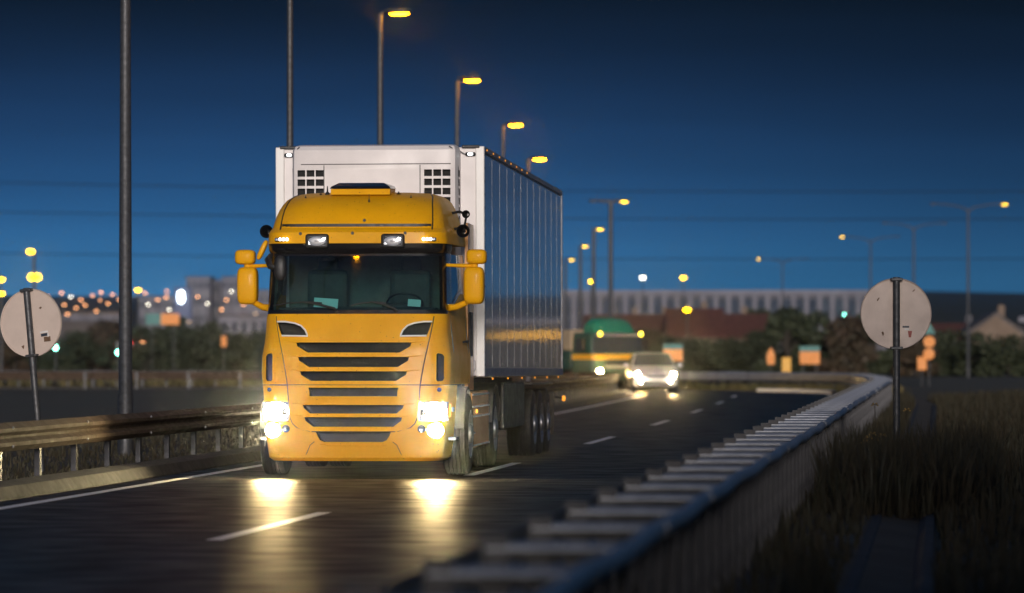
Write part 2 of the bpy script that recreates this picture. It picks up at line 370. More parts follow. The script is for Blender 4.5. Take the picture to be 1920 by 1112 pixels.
P_lkerb = path(lambda d: Cx(d) - LANE - 0.45, 18.0 - LANE - 0.45, -20)
rr_edge = (Q - Vector((railx(D1) - 0.5, D1))).length
P_redge = path(lambda d: railx(d) - 0.5, rr_edge, -20)
def strip(a, b, z, name, mat, parent=None, n=260):
    A = resample(a, sum((q - p).length for p, q in zip(a, a[1:])) / n)[:n]; B = resample(b, sum((q - p).length for p, q in zip(b, b[1:])) / n)[:n]
    k = min(len(A), len(B)); mb = MB()
    mb.loft([[(A[i].x, A[i].y, z), (B[i].x, B[i].y, z)] for i in range(k)], closed=False)
    return mb.build(name, mat, parent)
def ribbon(pts, w, z, mb):
    k = len(pts); rows = []
    for i, p in enumerate(pts):
        t = (pts[min(i + 1, k - 1)] - pts[max(i - 1, 0)]).normalized(); nrm = Vector((-t.y, t.x))
        rows.append([(p.x + nrm.x * w / 2, p.y + nrm.y * w / 2, z), (p.x - nrm.x * w / 2, p.y - nrm.y * w / 2, z)])
    return mb.loft(rows, closed=False)

# ------------------------------------------------------------------ setting: ground, hills, road
g = MB()
gx = [-450, -200, -90, -40, -15, 0, 15, 40, 90, 200, 450]; gy = [-60, 0, 30, 80, 140, 220, 330, 480, 700, 1000]
g.loft([[(x, y, -0.06) for x in gx] for y in gy], closed=False)
tag(g.build('ground', 'ground'), 'dark rough grassland on both sides of the road', kind='structure')

hrng = np.random.RandomState(3)
def ridge(name, y, base, amp, x0, x1, depth, seed, mat='hill'):
    rs = np.random.RandomState(seed); ph = rs.rand(8) * 6.28
    rows = []
    for j in range(5):
        f = (0, 0.55, 1.0, 0.8, 0.0)[j]; row = []
        for i in range(90):
            x = x0 + (x1 - x0) * i / 89
            h = base + amp * sum(math.sin(x * (0.006 + 0.011 * k) + ph[k]) / (k + 1.2) for k in range(6))
            row.append((x, y + depth * j / 4 + 4 * math.sin(x * .05 + j), -0.5 + max(1.0, h) * f))
        rows.append(row)
    return tag(MB().loft(rows, closed=False).build(name, mat, smooth=True, angle=80), 'low dark hill ridge closing the horizon', kind='structure')
ridge('hills', 880, 14.0, 0.9, -430, 430, 80, 5)

road = strip(P_lkerb, P_redge, 0.0, 'road', 'asphalt'); tag(road, 'dark damp asphalt carriageway bending to the left', kind='structure')
# painted markings
mb = MB(); ribbon(resample(P_ledge, 1.0), 0.15, 0.004, mb); mb.build('edge_line', 'line_paint', road)
P_rline = path(lambda d: railx(d) - 0.85, rr_edge - 0.35, -20)
mb = MB(); ribbon(resample(P_rline, 1.0), 0.15, 0.004, mb); mb.build('edge_line', 'line_paint', road)
cl = resample(P_center, 0.5); start = min(range(len(cl)), key=lambda i: abs(cl[i].y - 34.3) + (99 if cl[i].x > 5 else 0))
i = start - 72
while i + 12 < len(cl) and i < start + 36 * 9 + 20:
    if i >= 0:
        mb = MB(); ribbon(cl[i:i + 13], 0.14, 0.004, mb); mb.build('lane_dash', 'line_paint', road)
    i += 36
for d_, w_ in ((30.5, 0.05), (47.6, 0.04), (73.0, 0.06), (96.5, 0.05), (118.0, 0.08)):
    mb = MB(); rj = random.Random(int(d_)); xs = [Cx(d_) - LANE + k * (railx(d_) - 0.6 - Cx(d_) + LANE) / 14 for k in range(15)]
    ys = [d_ + 0.02 * k + rj.uniform(-0.03, 0.03) for k in range(15)]
    mb.loft([[(x, y, 0.003), (x, y + w_ * rj.uniform(0.7, 1.3), 0.003)] for x, y in zip(xs, ys)], closed=False); mb.build('tar_joint', 'tar', road)
# kerb and drain on the left, verge
def kerb_sweep(pts, prof, name, mat, label):
    k = len(pts); rows = []
    for i, p in enumerate(pts):
        t = (pts[min(i + 1, k - 1)] - pts[max(i - 1, 0)]).normalized(); nr = Vector((-t.y, t.x))
        rows.append([(p.x + nr.x * o, p.y + nr.y * o, z) for o, z in prof])
    return tag(MB().loft(rows, closed=False).build(name, mat, angle=30), label, kind='structure')
kp = resample(P_lkerb, 1.0)
kerb_sweep(kp, [(-0.02, -0.05), (-0.02, 0.02), (0.05, 0.13), (0.22, 0.16), (0.40, 0.15), (0.42, 0.02)], 'kerb', 'kerb', 'low rounded kerb along the left road edge')
kerb_sweep(kp, [(0.41, 0.03), (0.9, 0.06), (2.5, 0.04), (4.5, -0.02), (6.0, -0.08)], 'verge', 'ground', 'grass verge behind the left kerb')
rp = resample(P_redge, 1.0)
kerb_sweep(rp, [(0.0, -0.002), (-0.1, 0.03), (-0.9, 0.06), (-1.9, 0.04), (-2.6, -0.07)], 'verge', 'dry_grass_soil', 'dry grass verge under the right guardrail')
bend_pts = [Q + (rr_edge - 0.15) * Vector((math.cos(a_), math.sin(a_))) for a_ in [R(-6 + 1.5 * k) for k in range(22)]]
kerb_sweep(bend_pts, [(0.10, -0.02), (0.09, 0.10), (0.06, 0.125), (-0.08, 0.125), (-0.10, 0.02)], 'kerb', 'white_trim', 'white painted kerb where the right road edge starts to bend')
P_drain = [Vector((railx(d) + 1.55, d)) for d in np.arange(8, 120, 1.0)]
kerb_sweep(P_drain, [(0.28, -0.05), (0.27, 0.05), (0.2, 0.055), (0.12, -0.02), (-0.12, -0.02), (-0.2, 0.055), (-0.27, 0.05), (-0.28, -0.05)], 'drainage_channel', 'concrete', 'concrete drain channel in the dark right bank')
bank = kerb_sweep([Vector((railx(d) + 1.9, d)) for d in np.arange(6, 170, 2.0)], [(-0.05, -0.06), (-0.7, 0.06), (-2.2, 0.12), (-5.0, 0.10), (-7.0, -0.07)], 'bank', 'ground', 'low grassy bank right of the guardrail')

# service roads far off
mb = MB(); mb.loft([[(-160, y, z), (-60, y, z), (-6, y, z), (-2, y, z * 0.2)] for y, z in ((352, -0.08), (362, 0.9), (372, 1.45), (400, 1.5), (412, 0.6), (420, -0.08))], closed=False)
tag(mb.build('embankment', 'ground'), 'low embankment carrying the far road on the left', kind='structure')
mb = MB(); mb.loft([[(-160, y, 1.51), (-6, y, 1.51)] for y in (374, 386, 398)], closed=False)
tag(mb.build('far_road', 'asphalt'), 'far road on the left embankment', kind='structure')
mb = MB(); mb.loft([[(20 + 0.2 * (y - 80), y, -0.052), (26 + 0.2 * (y - 80), y, -0.052)] for y in range(60, 300, 20)], closed=False)
tag(mb.build('side_road', 'asphalt'), 'side road crossing the dark field on the right', kind='structure')
mb = MB(); mb.loft([[(-70, y, 0.02 + 0.01 * i), (-25, y, 0.1 + 0.3 * i), (-14, y, 0.02 + .1 * i)] for i, y in ((0, 190), (1, 205), (1, 230), (0, 245))], closed=False)
tag(mb.build('dry_field', 'dry_grass_soil'), 'strip of dry brown grass beyond the left road', kind='structure')

# ------------------------------------------------------------------ the yellow tractor unit
YAW = R(-4.8)
T0 = (-1.89, 51.15, 0.0)
truck = empty('tractor_unit', T0, YAW, 'bright yellow high-roof truck cab with blazing headlights in the left lane', 'truck')
# z, half width, front set-back, corner radius
PROF = [(0.20, 1.00, 0.06, 0.22), (0.24, 1.05, 0.02, 0.22), (0.42, 1.075, 0.0, 0.22), (0.60, 1.09, 0.0, 0.22), (0.80, 1.105, 0.0, 0.23), (1.00, 1.12, 0.008, 0.24), (1.105, 1.13, 0.012, 0.24),
        (1.25, 1.145, 0.02, 0.24), (1.45, 1.14, 0.035, 0.24), (1.60, 1.115, 0.05, 0.24), (1.75, 1.10, 0.07, 0.24), (1.90, 1.095, 0.10, 0.24), (1.96, 1.085, 0.115, 0.24),
        (2.30, 1.075, 0.175, 0.24), (2.70, 1.06, 0.245, 0.24)]
ROOF = [(2.68, 1.065, 0.20, 0.24), (2.72, 1.075, 0.17, 0.24), (2.80, 1.085, 0.155, 0.24), (2.93, 1.075, 0.165, 0.24), (2.965, 1.06, 0.20, 0.26), (2.985, 1.045, 0.235, 0.27), (3.05, 1.03, 0.26, 0.28), (3.13, 1.015, 0.305, 0.31), (3.21, 0.99, 0.37, 0.34),
        (3.28, 0.965, 0.46, 0.38), (3.34, 0.935, 0.575, 0.42), (3.385, 0.895, 0.72, 0.46), (3.42, 0.84, 0.90, 0.5), (3.44, 0.78, 1.12, 0.5), (3.45, 0.70, 1.35, 0.45)]
BOW = 0.07; YB = 2.12; NF = 17; NC = 8; NS = 4
def yfront(x, z, tab=PROF, bow=BOW):
    w, f, r = interp(tab, z, 1), interp(tab, z, 2), interp(tab, z, 3)
    ax = abs(x); y = f + bow * (x / w) ** 2
    if ax > w - r:
        q = min(1.0, (ax - (w - r)) / r); y += r * (1 - math.sqrt(max(0, 1 - q * q)))
    return y
def ring(z, tab=PROF, yb=YB, bow=BOW, flare=0.035):
    w, f, r = interp(tab, z, 1), interp(tab, z, 2), interp(tab, z, 3)
    half = []                                             # from x=0 to rear right
    for i in range(NF // 2 + 1): half.append((w - r) * i / (NF // 2))
    pts = [(x, f + bow * (x / w) ** 2) for x in half]
    for i in range(1, NC + 1):
        a = math.pi / 2 * i / NC; x = (w - r) + r * math.sin(a); pts.append((x, f + bow * (x / w) ** 2 + r * (1 - math.cos(a))))
    ys = pts[-1][1]
    for i in range(1, NS + 1):
        y = ys + (yb - ys) * i / NS; pts.append((w + flare * (y - ys), y))
    left = [(-x, y) for x, y in pts[:0:-1]]
    return [(x, y, z) for x, y in left + pts]
NR = len(ring(1.0)); MID = NR // 2
iF, iC = NF // 2, NF // 2 + NC                             # index offsets from MID: end of front, end of corner
def rings(zs, tab=PROF, **k): return [ring(z, tab, **k) for z in zs]

# cutters for grille openings and panel gaps
def hexa(z0, z1, h1, h0, ch=0.03): return [(-h1, z1), (-h1 + 0.012, z0 + 0.075 * (z1 - z0) / 0.12), (-h0, z0), (h0, z0), (h1 - 0.012, z0 + 0.075 * (z1 - z0) / 0.12), (h1, z1)]
SLATS = [(1.493, 1.614, 0.69, 0.55), (1.321, 1.442, 0.665, 0.53), (1.156, 1.27, 0.64, 0.51), (0.972, 1.074, 0.54, 0.525), (0.769, 0.87, 0.605, 0.52), (0.61, 0.724, 0.585, 0.48)]
def slat_cut(mb, depth):
    for z0, z1, h1, h0 in SLATS: mb.prism(hexa(z0, z1, h1, h0), -0.3, 0.05 + depth)
def intake_poly(s): return [(s * x, z) for x, z in ((0.93, 1.862), (0.83, 1.862), (0.72, 1.845), (0.64, 1.815), (0.585, 1.76), (0.555, 1.69), (0.87, 1.695), (0.90, 1.77))]

upper = MB().loft(rings([1.11, 1.18, 1.25, 1.35, 1.45, 1.53, 1.60, 1.68, 1.75, 1.83, 1.90, 1.96]), True, True).build('cab_body', 'yellow', truck)
cut = MB(); slat_cut(cut, 0.17)
for s in (-1, 1):
    cut.prism(intake_poly(s), -0.3, 0.26)
    zz = [(s * x, z) for x, z in ((0.985, 1.47), (1.0, 1.485), (1.05, 1.475), (1.07, 1.45), (1.07, 1.18), (1.055, 1.155), (1.0, 1.15), (0.985, 1.17))]
    cut.prism(zz, -0.3, 0.30)
carve(upper, cut, 'black_mesh')
bump = MB().loft(rings([0.20, 0.24, 0.33, 0.42, 0.51, 0.60, 0.70, 0.80, 0.90, 1.00, 1.10], yb=0.86, flare=0.06), True, True).build('bumper', 'yellow', truck)
cut = MB(); slat_cut(cut, 0.17)
cut.prism([(-0.45, 0.548), (-0.43, 0.50), (-0.40, 0.45), (-0.35, 0.428), (0.35, 0.428), (0.40, 0.45), (0.43, 0.50), (0.45, 0.548)], -0.3, 0.18)
for s in (-1, 1):
    cut.prism([(s * x, z) for x, z in ((0.78, 0.685), (0.775, 0.90), (0.90, 0.915), (1.2, 0.905), (1.2, 0.675))], -0.3, 0.30)        # headlamp bowl
    cut.prism([(s * (0.975 + 0.098 * math.cos(a)), 0.565 + 0.085 * math.sin(a)) for a in [i * math.pi / 8 for i in range(16)]], -0.3, 0.28)
    cut.prism([(s * (0.815 + 0.05 * math.cos(a)), 0.585 + 0.05 * math.sin(a)) for a in [i * math.pi / 8 for i in range(16)]], -0.3, 0.17)
carve(bump, cut, 'black_plastic')
# proud centre panel with its own pockets
XB = [(0.556, 0.52), (0.572, 0.61), (0.60, 0.675), (0.65, 0.73), (0.72, 0.758), (0.85, 0.772), (0.94, 0.778), (1.0, 0.782), (1.105, 0.79), (1.25, 0.812), (1.4, 0.84), (1.55, 0.872), (1.7, 0.905), (1.85, 0.932), (1.925, 0.942)]
def panel(z0, z1, name, proud=0.022):
    zs = sorted({z0, z1} | {z for z, _ in XB if z0 < z < z1} | {z0 + (z1 - z0) * k / 6 for k in range(1, 6)})
    nx = 20; outer = []; inner = []
    for z in zs:
        xb = interp(XB, z, 1)
        outer.append([(xb * (2 * i / nx - 1), yfront(xb * (2 * i / nx - 1), z) - proud, z) for i in range(nx + 1)])
        inner.append([(x, y + proud + 0.03, zz) for x, y, zz in outer[-1]])
    rs = [outer[i] + inner[i][::-1] for i in range(len(zs))]
    o = MB().loft(rs, True, True).build(name, 'yellow', truck)
    c = MB(); slat_cut(c, 0.2)
    for s in (-1, 1): c.prism(intake_poly(s), -0.3, 0.3)
    carve(o, c, 'black_mesh')
    return o
panel(1.112, 1.925, 'front_panel'); panel(0.947, 1.104, 'grille_panel', 0.02); panel(0.556, 0.939, 'grille_panel', 0.022)
# seam behind the proud panel (dark gap follows its edge)
def surf_tube(pts, r, off=0.0, tab=PROF, n=6):
    return MB().tube([(x, yfront(x, z, tab) - off, z) for x, z in pts], r, n)
for s in (-1, 1):
    surf_tube([(s * (interp(XB, z, 1) + 0.006), z) for z in [0.556 + (1.925 - 0.556) * k / 30 for k in range(31)]], 0.007, 0.002).build('panel_gap', 'black_plastic', truck)
surf_tube([(-0.50 + k * 0.05, 0.552) for k in range(21)], 0.008, 0.0).build('panel_gap', 'black_plastic', truck)
surf_tube([(-1.02 + k * 0.06, 1.106) for k in range(35)], 0.008, -0.001).build('panel_gap', 'black_plastic', truck)
for s in (-1, 1):
    surf_tube([(s * x, z) for x, z in ((0.47, 0.43), (0.52, 0.39), (0.56, 0.30), (0.60, 0.23))], 0.004, 0.0).build('panel_gap', 'black_plastic', truck)
    surf_tube([(s * x, z) for x, z in ((0.775, 0.672), (0.9, 0.668), (1.0, 0.668), (1.06, 0.668))], 0.005, 0.0).build('panel_gap', 'black_plastic', truck)
surf_tube([(-0.40 + 0.05 * k, 0.375 + (0.018 if abs(k - 8) > 6 else 0)) for k in range(17)], 0.009, -0.002).build('chin_ridge', 'yellow', truck)
# slim mesh bars in every grille slot
for z0, z1, h1, h0 in SLATS:
    m = MB(); 
    for k in range(3):
        zc = z0 + (z1 - z0) * (0.28 + 0.24 * k); hh = h0 - 0.01 + (h1 - h0) * max(0, (k - 0.5) / 3)
        m.box((0, yfront(0, zc) + 0.06, zc), (2 * hh, 0.012, 0.006))
    m.build('grille_bar', 'black_mesh', truck)
# chrome-white trim round the two upper intakes
for s in (-1, 1):
    p = intake_poly(s)[:7]
    dense = []
    for a, b in zip(p, p[1:]): dense += [(a[0] + (b[0] - a[0]) * t / 4, a[1] + (b[1] - a[1]) * t / 4) for t in range(4)]
    dense.append(p[-1])
    MB().tube([(x, yfront(x, z) - 0.026, z) for x, z in dense], 0.011, 8).build('intake_trim', 'white_trim', truck)
# raised lips beside the slats (the pressed wings of the bonnet)
for z0, z1, h1, h0 in SLATS[:3] + SLATS[4:]:
    for s in (-1, 1):
        MB().tube([(s * x, yfront(x, z1) - 0.020, z1 + 0.006 + (x - h1) * 0.05) for x in (h1 - 0.03, h1 + 0.04, h1 + 0.10, h1 + 0.16)][:4], [0.010, 0.009, 0.006, 0.002], 6).build('panel_crease', 'yellow', truck)
# ---- greenhouse
zs = [1.955, 2.05, 2.2, 2.35, 2.5, 2.6, 2.69]; gr = rings(zs)
a, b = MID - iC + 3, MID + iC - 3
ws = MB().loft([[r[j] for j in range(a, b + 1)] for r in rings([2.0, 2.1, 2.2, 2.35, 2.5, 2.6, 2.655])], closed=False).build('windshield', 'windshield', truck)
def slab(rws, th, name, mat):                               # thickened strip
    c = [[(x * (1 - th), y + th, z) for x, y, z in r] for r in rws]
    return MB().loft([r + q[::-1] for r, q in zip(rws, c)], True, True).build(name, mat, truck)
slab([[r[j] for j in range(a - 1, b + 2)] for r in rings([1.955, 1.99, 2.005])], 0.03, 'windshield_frame', 'black_gloss')
slab([[r[j] for j in range(a - 1, b + 2)] for r in rings([2.65, 2.67, 2.70])], 0.03, 'windshield_frame', 'black_gloss')
slab([[r[j] for j in range(MID + iC - 3, MID + iC + 2)] for r in gr], 0.04, 'pillar', 'black_gloss')
slab([[r[j] for j in range(MID - iC - 1, MID - iC + 4)] for r in gr], 0.04, 'pillar', 'black_gloss')
for s in (-1, 1):
    # door: lower skin rises towards the rear, window above, dark rear pillar
    def side(y, z, e=0.0): 
        w = interp(PROF, z, 1); ys = interp(PROF, z, 2) + BOW + interp(PROF, z, 3); return (s * (w + 0.035 * (y - ys) + e), y, z)
    sill = [(0.55, 2.0), (0.85, 2.04), (1.2, 2.11), (1.5, 2.19), (1.65, 2.21)]
    MB().loft([[side(y, z - 0.0, -0.01), side(y, 2.68, -0.01)] for y, z in sill], closed=False).build('side_window', 'side_glass', truck)
    MB().loft([[side(y, 1.95), side(y, z), side(y, z, -0.04), side(y, 1.95, -0.04)] for y, z in [(0.45, 1.99)] + sill + [(2.12, 2.21)]], True, True).build('door', 'yellow', truck)
    MB().loft([[side(y, z, 0.004), side(y, z + 0.035, 0.004), side(y, z + 0.035, -0.03), side(y, z, -0.03)] for y, z in sill], True, True).build('window_seal', 'black_gloss', truck)
    MB().loft([[side(1.64, z), side(2.12, z), side(2.12, z, -0.04), side(1.64, z, -0.04)] for z in (2.2, 2.45, 2.69)], True, True).build('pillar', 'black_gloss', truck)
    MB().tube([side(1.5, 1.62, 0.02), side(1.6, 1.63, 0.045), side(1.75, 1.63, 0.045), side(1.85, 1.62, 0.02)], 0.014, 6).build('door_handle', 'black_plastic', truck)
    for yy in (0.62, 1.98): MB().tube([side(yy, 1.13, 0.0), side(yy, 1.5, 0.0), side(yy, 1.94, 0.0)], 0.005, 5).build('panel_gap', 'black_plastic', truck)
    # rear side fairing behind the cab
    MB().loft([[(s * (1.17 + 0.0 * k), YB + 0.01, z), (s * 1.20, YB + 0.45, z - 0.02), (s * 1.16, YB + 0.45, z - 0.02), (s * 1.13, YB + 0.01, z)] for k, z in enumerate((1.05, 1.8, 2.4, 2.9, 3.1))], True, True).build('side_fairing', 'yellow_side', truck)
    # louvre plate and grab rail on the sleeper side
    MB().rbox((s * 1.185, 2.36, 1.72), (0.03, 0.30, 0.55), 0.01).build('louvre_plate', 'chassis', truck)
# cab floor, rear wall, dashboard, wheel, seats
MB().box((0, 2.08, 2.3), (2.1, 0.05, 0.8)).build('rear_wall', 'curtain', truck)
MB().rbox((0, 0.55, 1.985), (1.9, 0.42, 0.10), 0.03).build('dashboard', 'dash', truck)
MB().rbox((0.52, 0.70, 2.03), (0.5, 0.2, 0.12), 0.04).build('instrument_hood', 'dash', truck)
Mt = Matrix.Rotation(R(-35), 3, 'X')
MB().tube([Mt @ Vector((0.22 * math.cos(t), 0.22 * math.sin(t), 0)) + Vector((0.52, 0.92, 2.08)) for t in [k * 2 * math.pi / 20 for k in range(21)]], 0.014, 6).build('steering_wheel', 'black_plastic', truck)
for sx_ in (-0.5, 0.52):
    st = MB().rbox((sx_, 1.55, 2.2), (0.5, 0.14, 0.62), 0.06).build('seat', 'seat', truck)
    MB().rbox((sx_, 1.56, 2.58), (0.26, 0.11, 0.18), 0.05).build('headrest', 'seat', st)
for (px, pz, w_, h_) in ((-0.35, 2.085, 0.29, 0.115), (0.71, 2.085, 0.155, 0.085)):
    MB().box((px, yfront(px, pz) + 0.025, pz), (w_, 0.003, h_), M=Matrix.Rotation(R(-9), 3, 'X') @ Matrix.Rotation(R(4), 3, 'Y')).build('paper_card', 'paper', truck)
# wipers
for x0, x1, zz, zb in ((-0.99, -0.24, 2.075, 2.04), (-0.04, 0.48, 2.07, 2.035)):
    pts = [(x0, 2.055), (x0 + 0.25 * (x1 - x0), 2.085), (x0 + 0.6 * (x1 - x0), 2.098), (x0 + 0.8 * (x1 - x0), 2.085)]
    w_ = MB().tube([(x, yfront(x, z) - 0.03, z) for x, z in pts], 0.010, 6).build('wiper', 'black_plastic', truck)
    MB().tube([(x, yfront(x, z) - 0.045, z) for x, z in ((x0 + 0.45 * (x1 - x0), 2.10), (x0 + 0.75 * (x1 - x0), 2.07), (x1, 2.02), (x1 + 0.03, 1.985))], [0.010, 0.014, 0.018, 0.020], 6).build('wiper_arm', 'black_plastic', w_)
# ---- roof, brow and visor band
slab([ring(z, ROOF)[MID - iC - 1:MID + iC + 2] for z in (2.685, 2.72, 2.76, 2.795)], 0.05, 'sun_visor', 'black_gloss')
roof = MB().loft([ring(z, ROOF) for z in (2.80, 2.86, 2.93, 2.952, 2.965, 2.985, 3.01, 3.05, 3.09, 3.13, 3.17, 3.21, 3.245, 3.28, 3.31, 3.34, 3.365, 3.385, 3.405, 3.42, 3.432, 3.44, 3.45)], True, True).build('roof', 'yellow', truck)
MB().loft([[(x, yfront(x, 3.015, ROOF) - 0.006, z) for x in [-0.90 + 0.06 * k for k in range(31)]] for z in (2.993, 3.035)], closed=False).build('black_strip', 'black_plastic', roof)
for s in (-1, 1):
    arc = [(s * 0.915, 2.965), (s * 0.912, 3.05), (s * 0.905, 3.13), (s * 0.895, 3.21), (s * 0.88, 3.28), (s * 0.865, 3.34), (s * 0.845, 3.385), (s * 0.80, 3.42)]
    MB().tube([(x, yfront(x, z, ROOF) - 0.001, z) for x, z in arc], 0.009, 6).build('panel_gap', 'black_plastic', roof)
MB().loft([[(x * k, y, z) for x, y, z in r] for k, r in ((1.0, [(-0.36, 0.70, 3.40), (0.36, 0.70, 3.40), (0.36, 1.3, 3.44), (-0.36, 1.3, 3.44)]), (1.0, [(-0.36, 0.72, 3.47), (0.36, 0.72, 3.47), (0.36, 1.3, 3.49), (-0.36, 1.3, 3.49)]))], True, True).build('hatch_base', 'yellow', roof)
MB().loft([[(-0.37, 0.69, 3.472), (0.37, 0.69, 3.472), (0.37, 1.28, 3.49), (-0.37, 1.28, 3.49)], [(-0.35, 0.70, 3.50), (0.35, 0.70, 3.50), (0.35, 1.28, 3.52), (-0.35, 1.28, 3.52)], [(-0.27, 0.80, 3.545), (0.27, 0.80, 3.545), (0.27, 1.25, 3.55), (-0.27, 1.25, 3.55)]], True, True).build('hatch_deflector', 'black_gloss', roof)
for (x, y, z, r, h) in ((-0.42, 0.86, 3.40, 0.03, 0.11), (-0.50, 0.86, 3.40, 0.018, 0.05), (0.13, 0.50, 3.30, 0.012, 0.10), (0.45, 0.85, 3.41, 0.03, 0.03), (0.62, 0.66, 3.36, 0.014, 0.03), (-0.66, 0.66, 3.36, 0.014, 0.03)):
    MB().lathe([(0, r), (h * .25, r * .8), (h * .4, r * .35), (h, r * .2)], 'z', (x, y, z), 10, True).build('roof_antenna', 'black_plastic', roof)
for x, z, t in ((-0.66, 2.915, ROOF), (-0.03, 2.92, ROOF), (0.60, 2.92, ROOF), (0.10, 3.075, ROOF)):
    MB().lathe([(-0.012, 0.006), (-0.012, 0.018), (0.02, 0.022)], 'y', (x, yfront(x, z, t), z), 12, True).build('washer_nozzle', 'black_plastic', roof)
for s in (-1, 1):                                           # driving lamps in black housings
    x, z = s * 0.455, 2.825; y = yfront(x, z, ROOF)
    h = MB().rbox((x, y + 0.01, z), (0.285, 0.10, 0.175), 0.035, 3).build('spot_lamp', 'black_plastic', truck)
    MB().lathe([(-0.065, 0.001), (-0.06, 0.02), (-0.052, 0.025), (-0.05, 0.05), (-0.044, 0.07), (-0.04, 0.078)], 'y', (0, 0, 0), 20).build('reflector', 'reflector_silver', h)
    h.children[0].location = (x, y + 0.0, z); h.children[0].scale = (1.35, 1, 0.68)
    MB().rbox((x, y - 0.046, z), (0.215, 0.008, 0.11), 0.02, 3).build('lens', 'clear_lens', h)
    bar = MB().rbox((s * 0.885, yfront(0.885, 2.84, ROOF) + 0.004, 2.845), (0.175, 0.04, 0.05), 0.015).build('position_lamp', 'chrome', truck)
    for k in range(4):
        xx = s * 0.885 + (k - 1.5) * 0.042
        MB().sell((xx, yfront(xx, 2.845, ROOF) - 0.018, 2.848), (0.018, 0.014, 0.020), 1.0, 10, 8).build('led', 'led', bar)
# ---- headlamps
for s in (-1, 1):
    hl = MB().rbox((s * 0.95, yfront(0.955, 0.79) + 0.130, 0.79), (0.34, 0.07, 0.235), 0.01).build('headlight', 'chrome', truck)
    MB().lathe([(-0.040, 0.002), (-0.034, 0.05), (-0.018, 0.080), (0.0, 0.09)], 'y', (s * 0.955, yfront(0.955, 0.79) + 0.09, 0.79), 20).build('main_beam', 'headlight', hl)
    MB().loft([[(s * (0.95 + 0.15 * k * math.cos(t)), yfront(0.955, 0.79) + 0.035 + yo * 1.6, 0.79 + 0.11 * k * math.sin(t)) for t in [q * math.pi / 12 for q in range(24)]] for k, yo in ((1.0, 0.01), (0.85, 0.03), (0.6, 0.045), (0.1, 0.05))], True).build('reflector', 'glow_reflector', hl)
    MB().lathe([(-0.02, 0.002), (-0.015, 0.03), (0.0, 0.045)], 'y', (s * 0.835, yfront(0.835, 0.79) + 0.03, 0.785), 16).build('indicator', 'chrome', hl)
    # clear cover follows the corner
    cs = [[(s * x, yfront(x, z) - 0.002, z) for x in [0.78 + 0.02 * k for k in range(16)]] for z in (0.685, 0.73, 0.79, 0.85, 0.905)]
    MB().loft(cs, closed=False).build('lens_cover', 'clear_lens', hl)
    lo = MB().lathe([(0.07, 0.085), (0.05, 0.088), (0.03, 0.086)], 'y', (s * 0.975, yfront(0.975, 0.565), 0.565), 20, True).build('auxiliary_lamp', 'chrome', truck)
    MB().lathe([(0.004, 0.094), (0.024, 0.085), (0.03, 0.06)], 'y', (s * 0.975, yfront(0.975, 0.565), 0.565), 20).build('reflector', 'glow_reflector', lo)
    MB().lathe([(-0.012, 0.002), (0.0, 0.055), (0.02, 0.080)], 'y', (s * 0.975, yfront(0.975, 0.565) + 0.03, 0.565), 20).build('bulb', 'headlight_low', lo)
    fg = MB().lathe([(0.08, 0.046), (0.0, 0.050), (-0.012, 0.046), (-0.006, 0.036)], 'y', (s * 0.815, yfront(0.815, 0.585), 0.585), 18, True).build('fog_lamp', 'chrome', truck)
    MB().lathe([(-0.004, 0.001), (0.0, 0.02), (0.01, 0.034)], 'y', (s * 0.815, yfront(0.815, 0.585) - 0.004, 0.585), 16).build('lens', 'black_gloss', fg)
    sm = MB().rbox((s * 1.113, 0.40, 0.80), (0.03, 0.12, 0.16), 0.01).build('side_indicator', 'marker_amber' if s > 0 else 'black_plastic', truck)
    MB().rbox((s * 1.13, 0.62, 0.81), (0.03, 0.14, 0.06), 0.01).build('badge', 'rim', truck)
    MB().rbox((s * 1.14, 0.62, 0.46), (0.10, 0.32, 0.04), 0.01).build('step', 'rim', truck)
    MB().lathe([(0.0, 0.03), (-0.03, 0.026), (-0.04, 0.001)], 'y', (s * 1.02, yfront(1.02, 1.06) + 0.0, 1.05), 12, True).build('corner_lamp', 'chrome', truck)
# ---- mirrors
def mirror(s, x0, x1, z0, z1, y, name, e=0.42, dep=0.13):
    cx_, cz_ = s * (x0 + x1) / 2, (z0 + z1) / 2
    o = MB().sell((cx_, y, cz_), ((x1 - x0) / 2, dep, (z1 - z0) / 2), e, 20, 12).build(name, 'yellow', truck, angle=60)
    MB().rbox((cx_, y + dep * 0.93, cz_), ((x1 - x0) * 0.84, 0.03, (z1 - z0) * 0.86), 0.012).build('mirror_glass', 'chrome', o)
    return o
for s, dx in ((1, 0.03), (-1, 0.0)):
    mirror(s, 1.235 + dx, 1.48 + dx, 2.075, 2.525, 0.62, 'mirror', 0.40)
    up_ = mirror(s, 1.265 + dx, 1.51 + dx, 2.555, 2.735, 0.62, 'mirror', 0.5, 0.11)
    MB().tube([(s * (1.36 + dx), 0.62, 2.50), (s * (1.36 + dx), 0.62, 2.58)], 0.045, 10).build('mirror_neck', 'yellow', truck)
    MB().tube([(s * 1.04, 0.52, 2.545), (s * 1.16, 0.56, 2.54), (s * (1.33 + dx), 0.62, 2.535)], [0.020, 0.022, 0.026], 8).build('mirror_arm', 'yellow', truck)
    MB().tube([(s * 1.08, 0.52, 2.03), (s * 1.17, 0.58, 2.04), (s * (1.30 + dx), 0.62, 2.11)], [0.045, 0.04, 0.035], 8).build('mirror_arm', 'yellow', truck)
fm = MB().sell((-0.88, 0.02, 2.50), (0.075, 0.05, 0.15), 0.75, 14, 10).build('front_mirror', 'black_plastic', truck)
fm.rotation_euler = (0, R(0), 0)
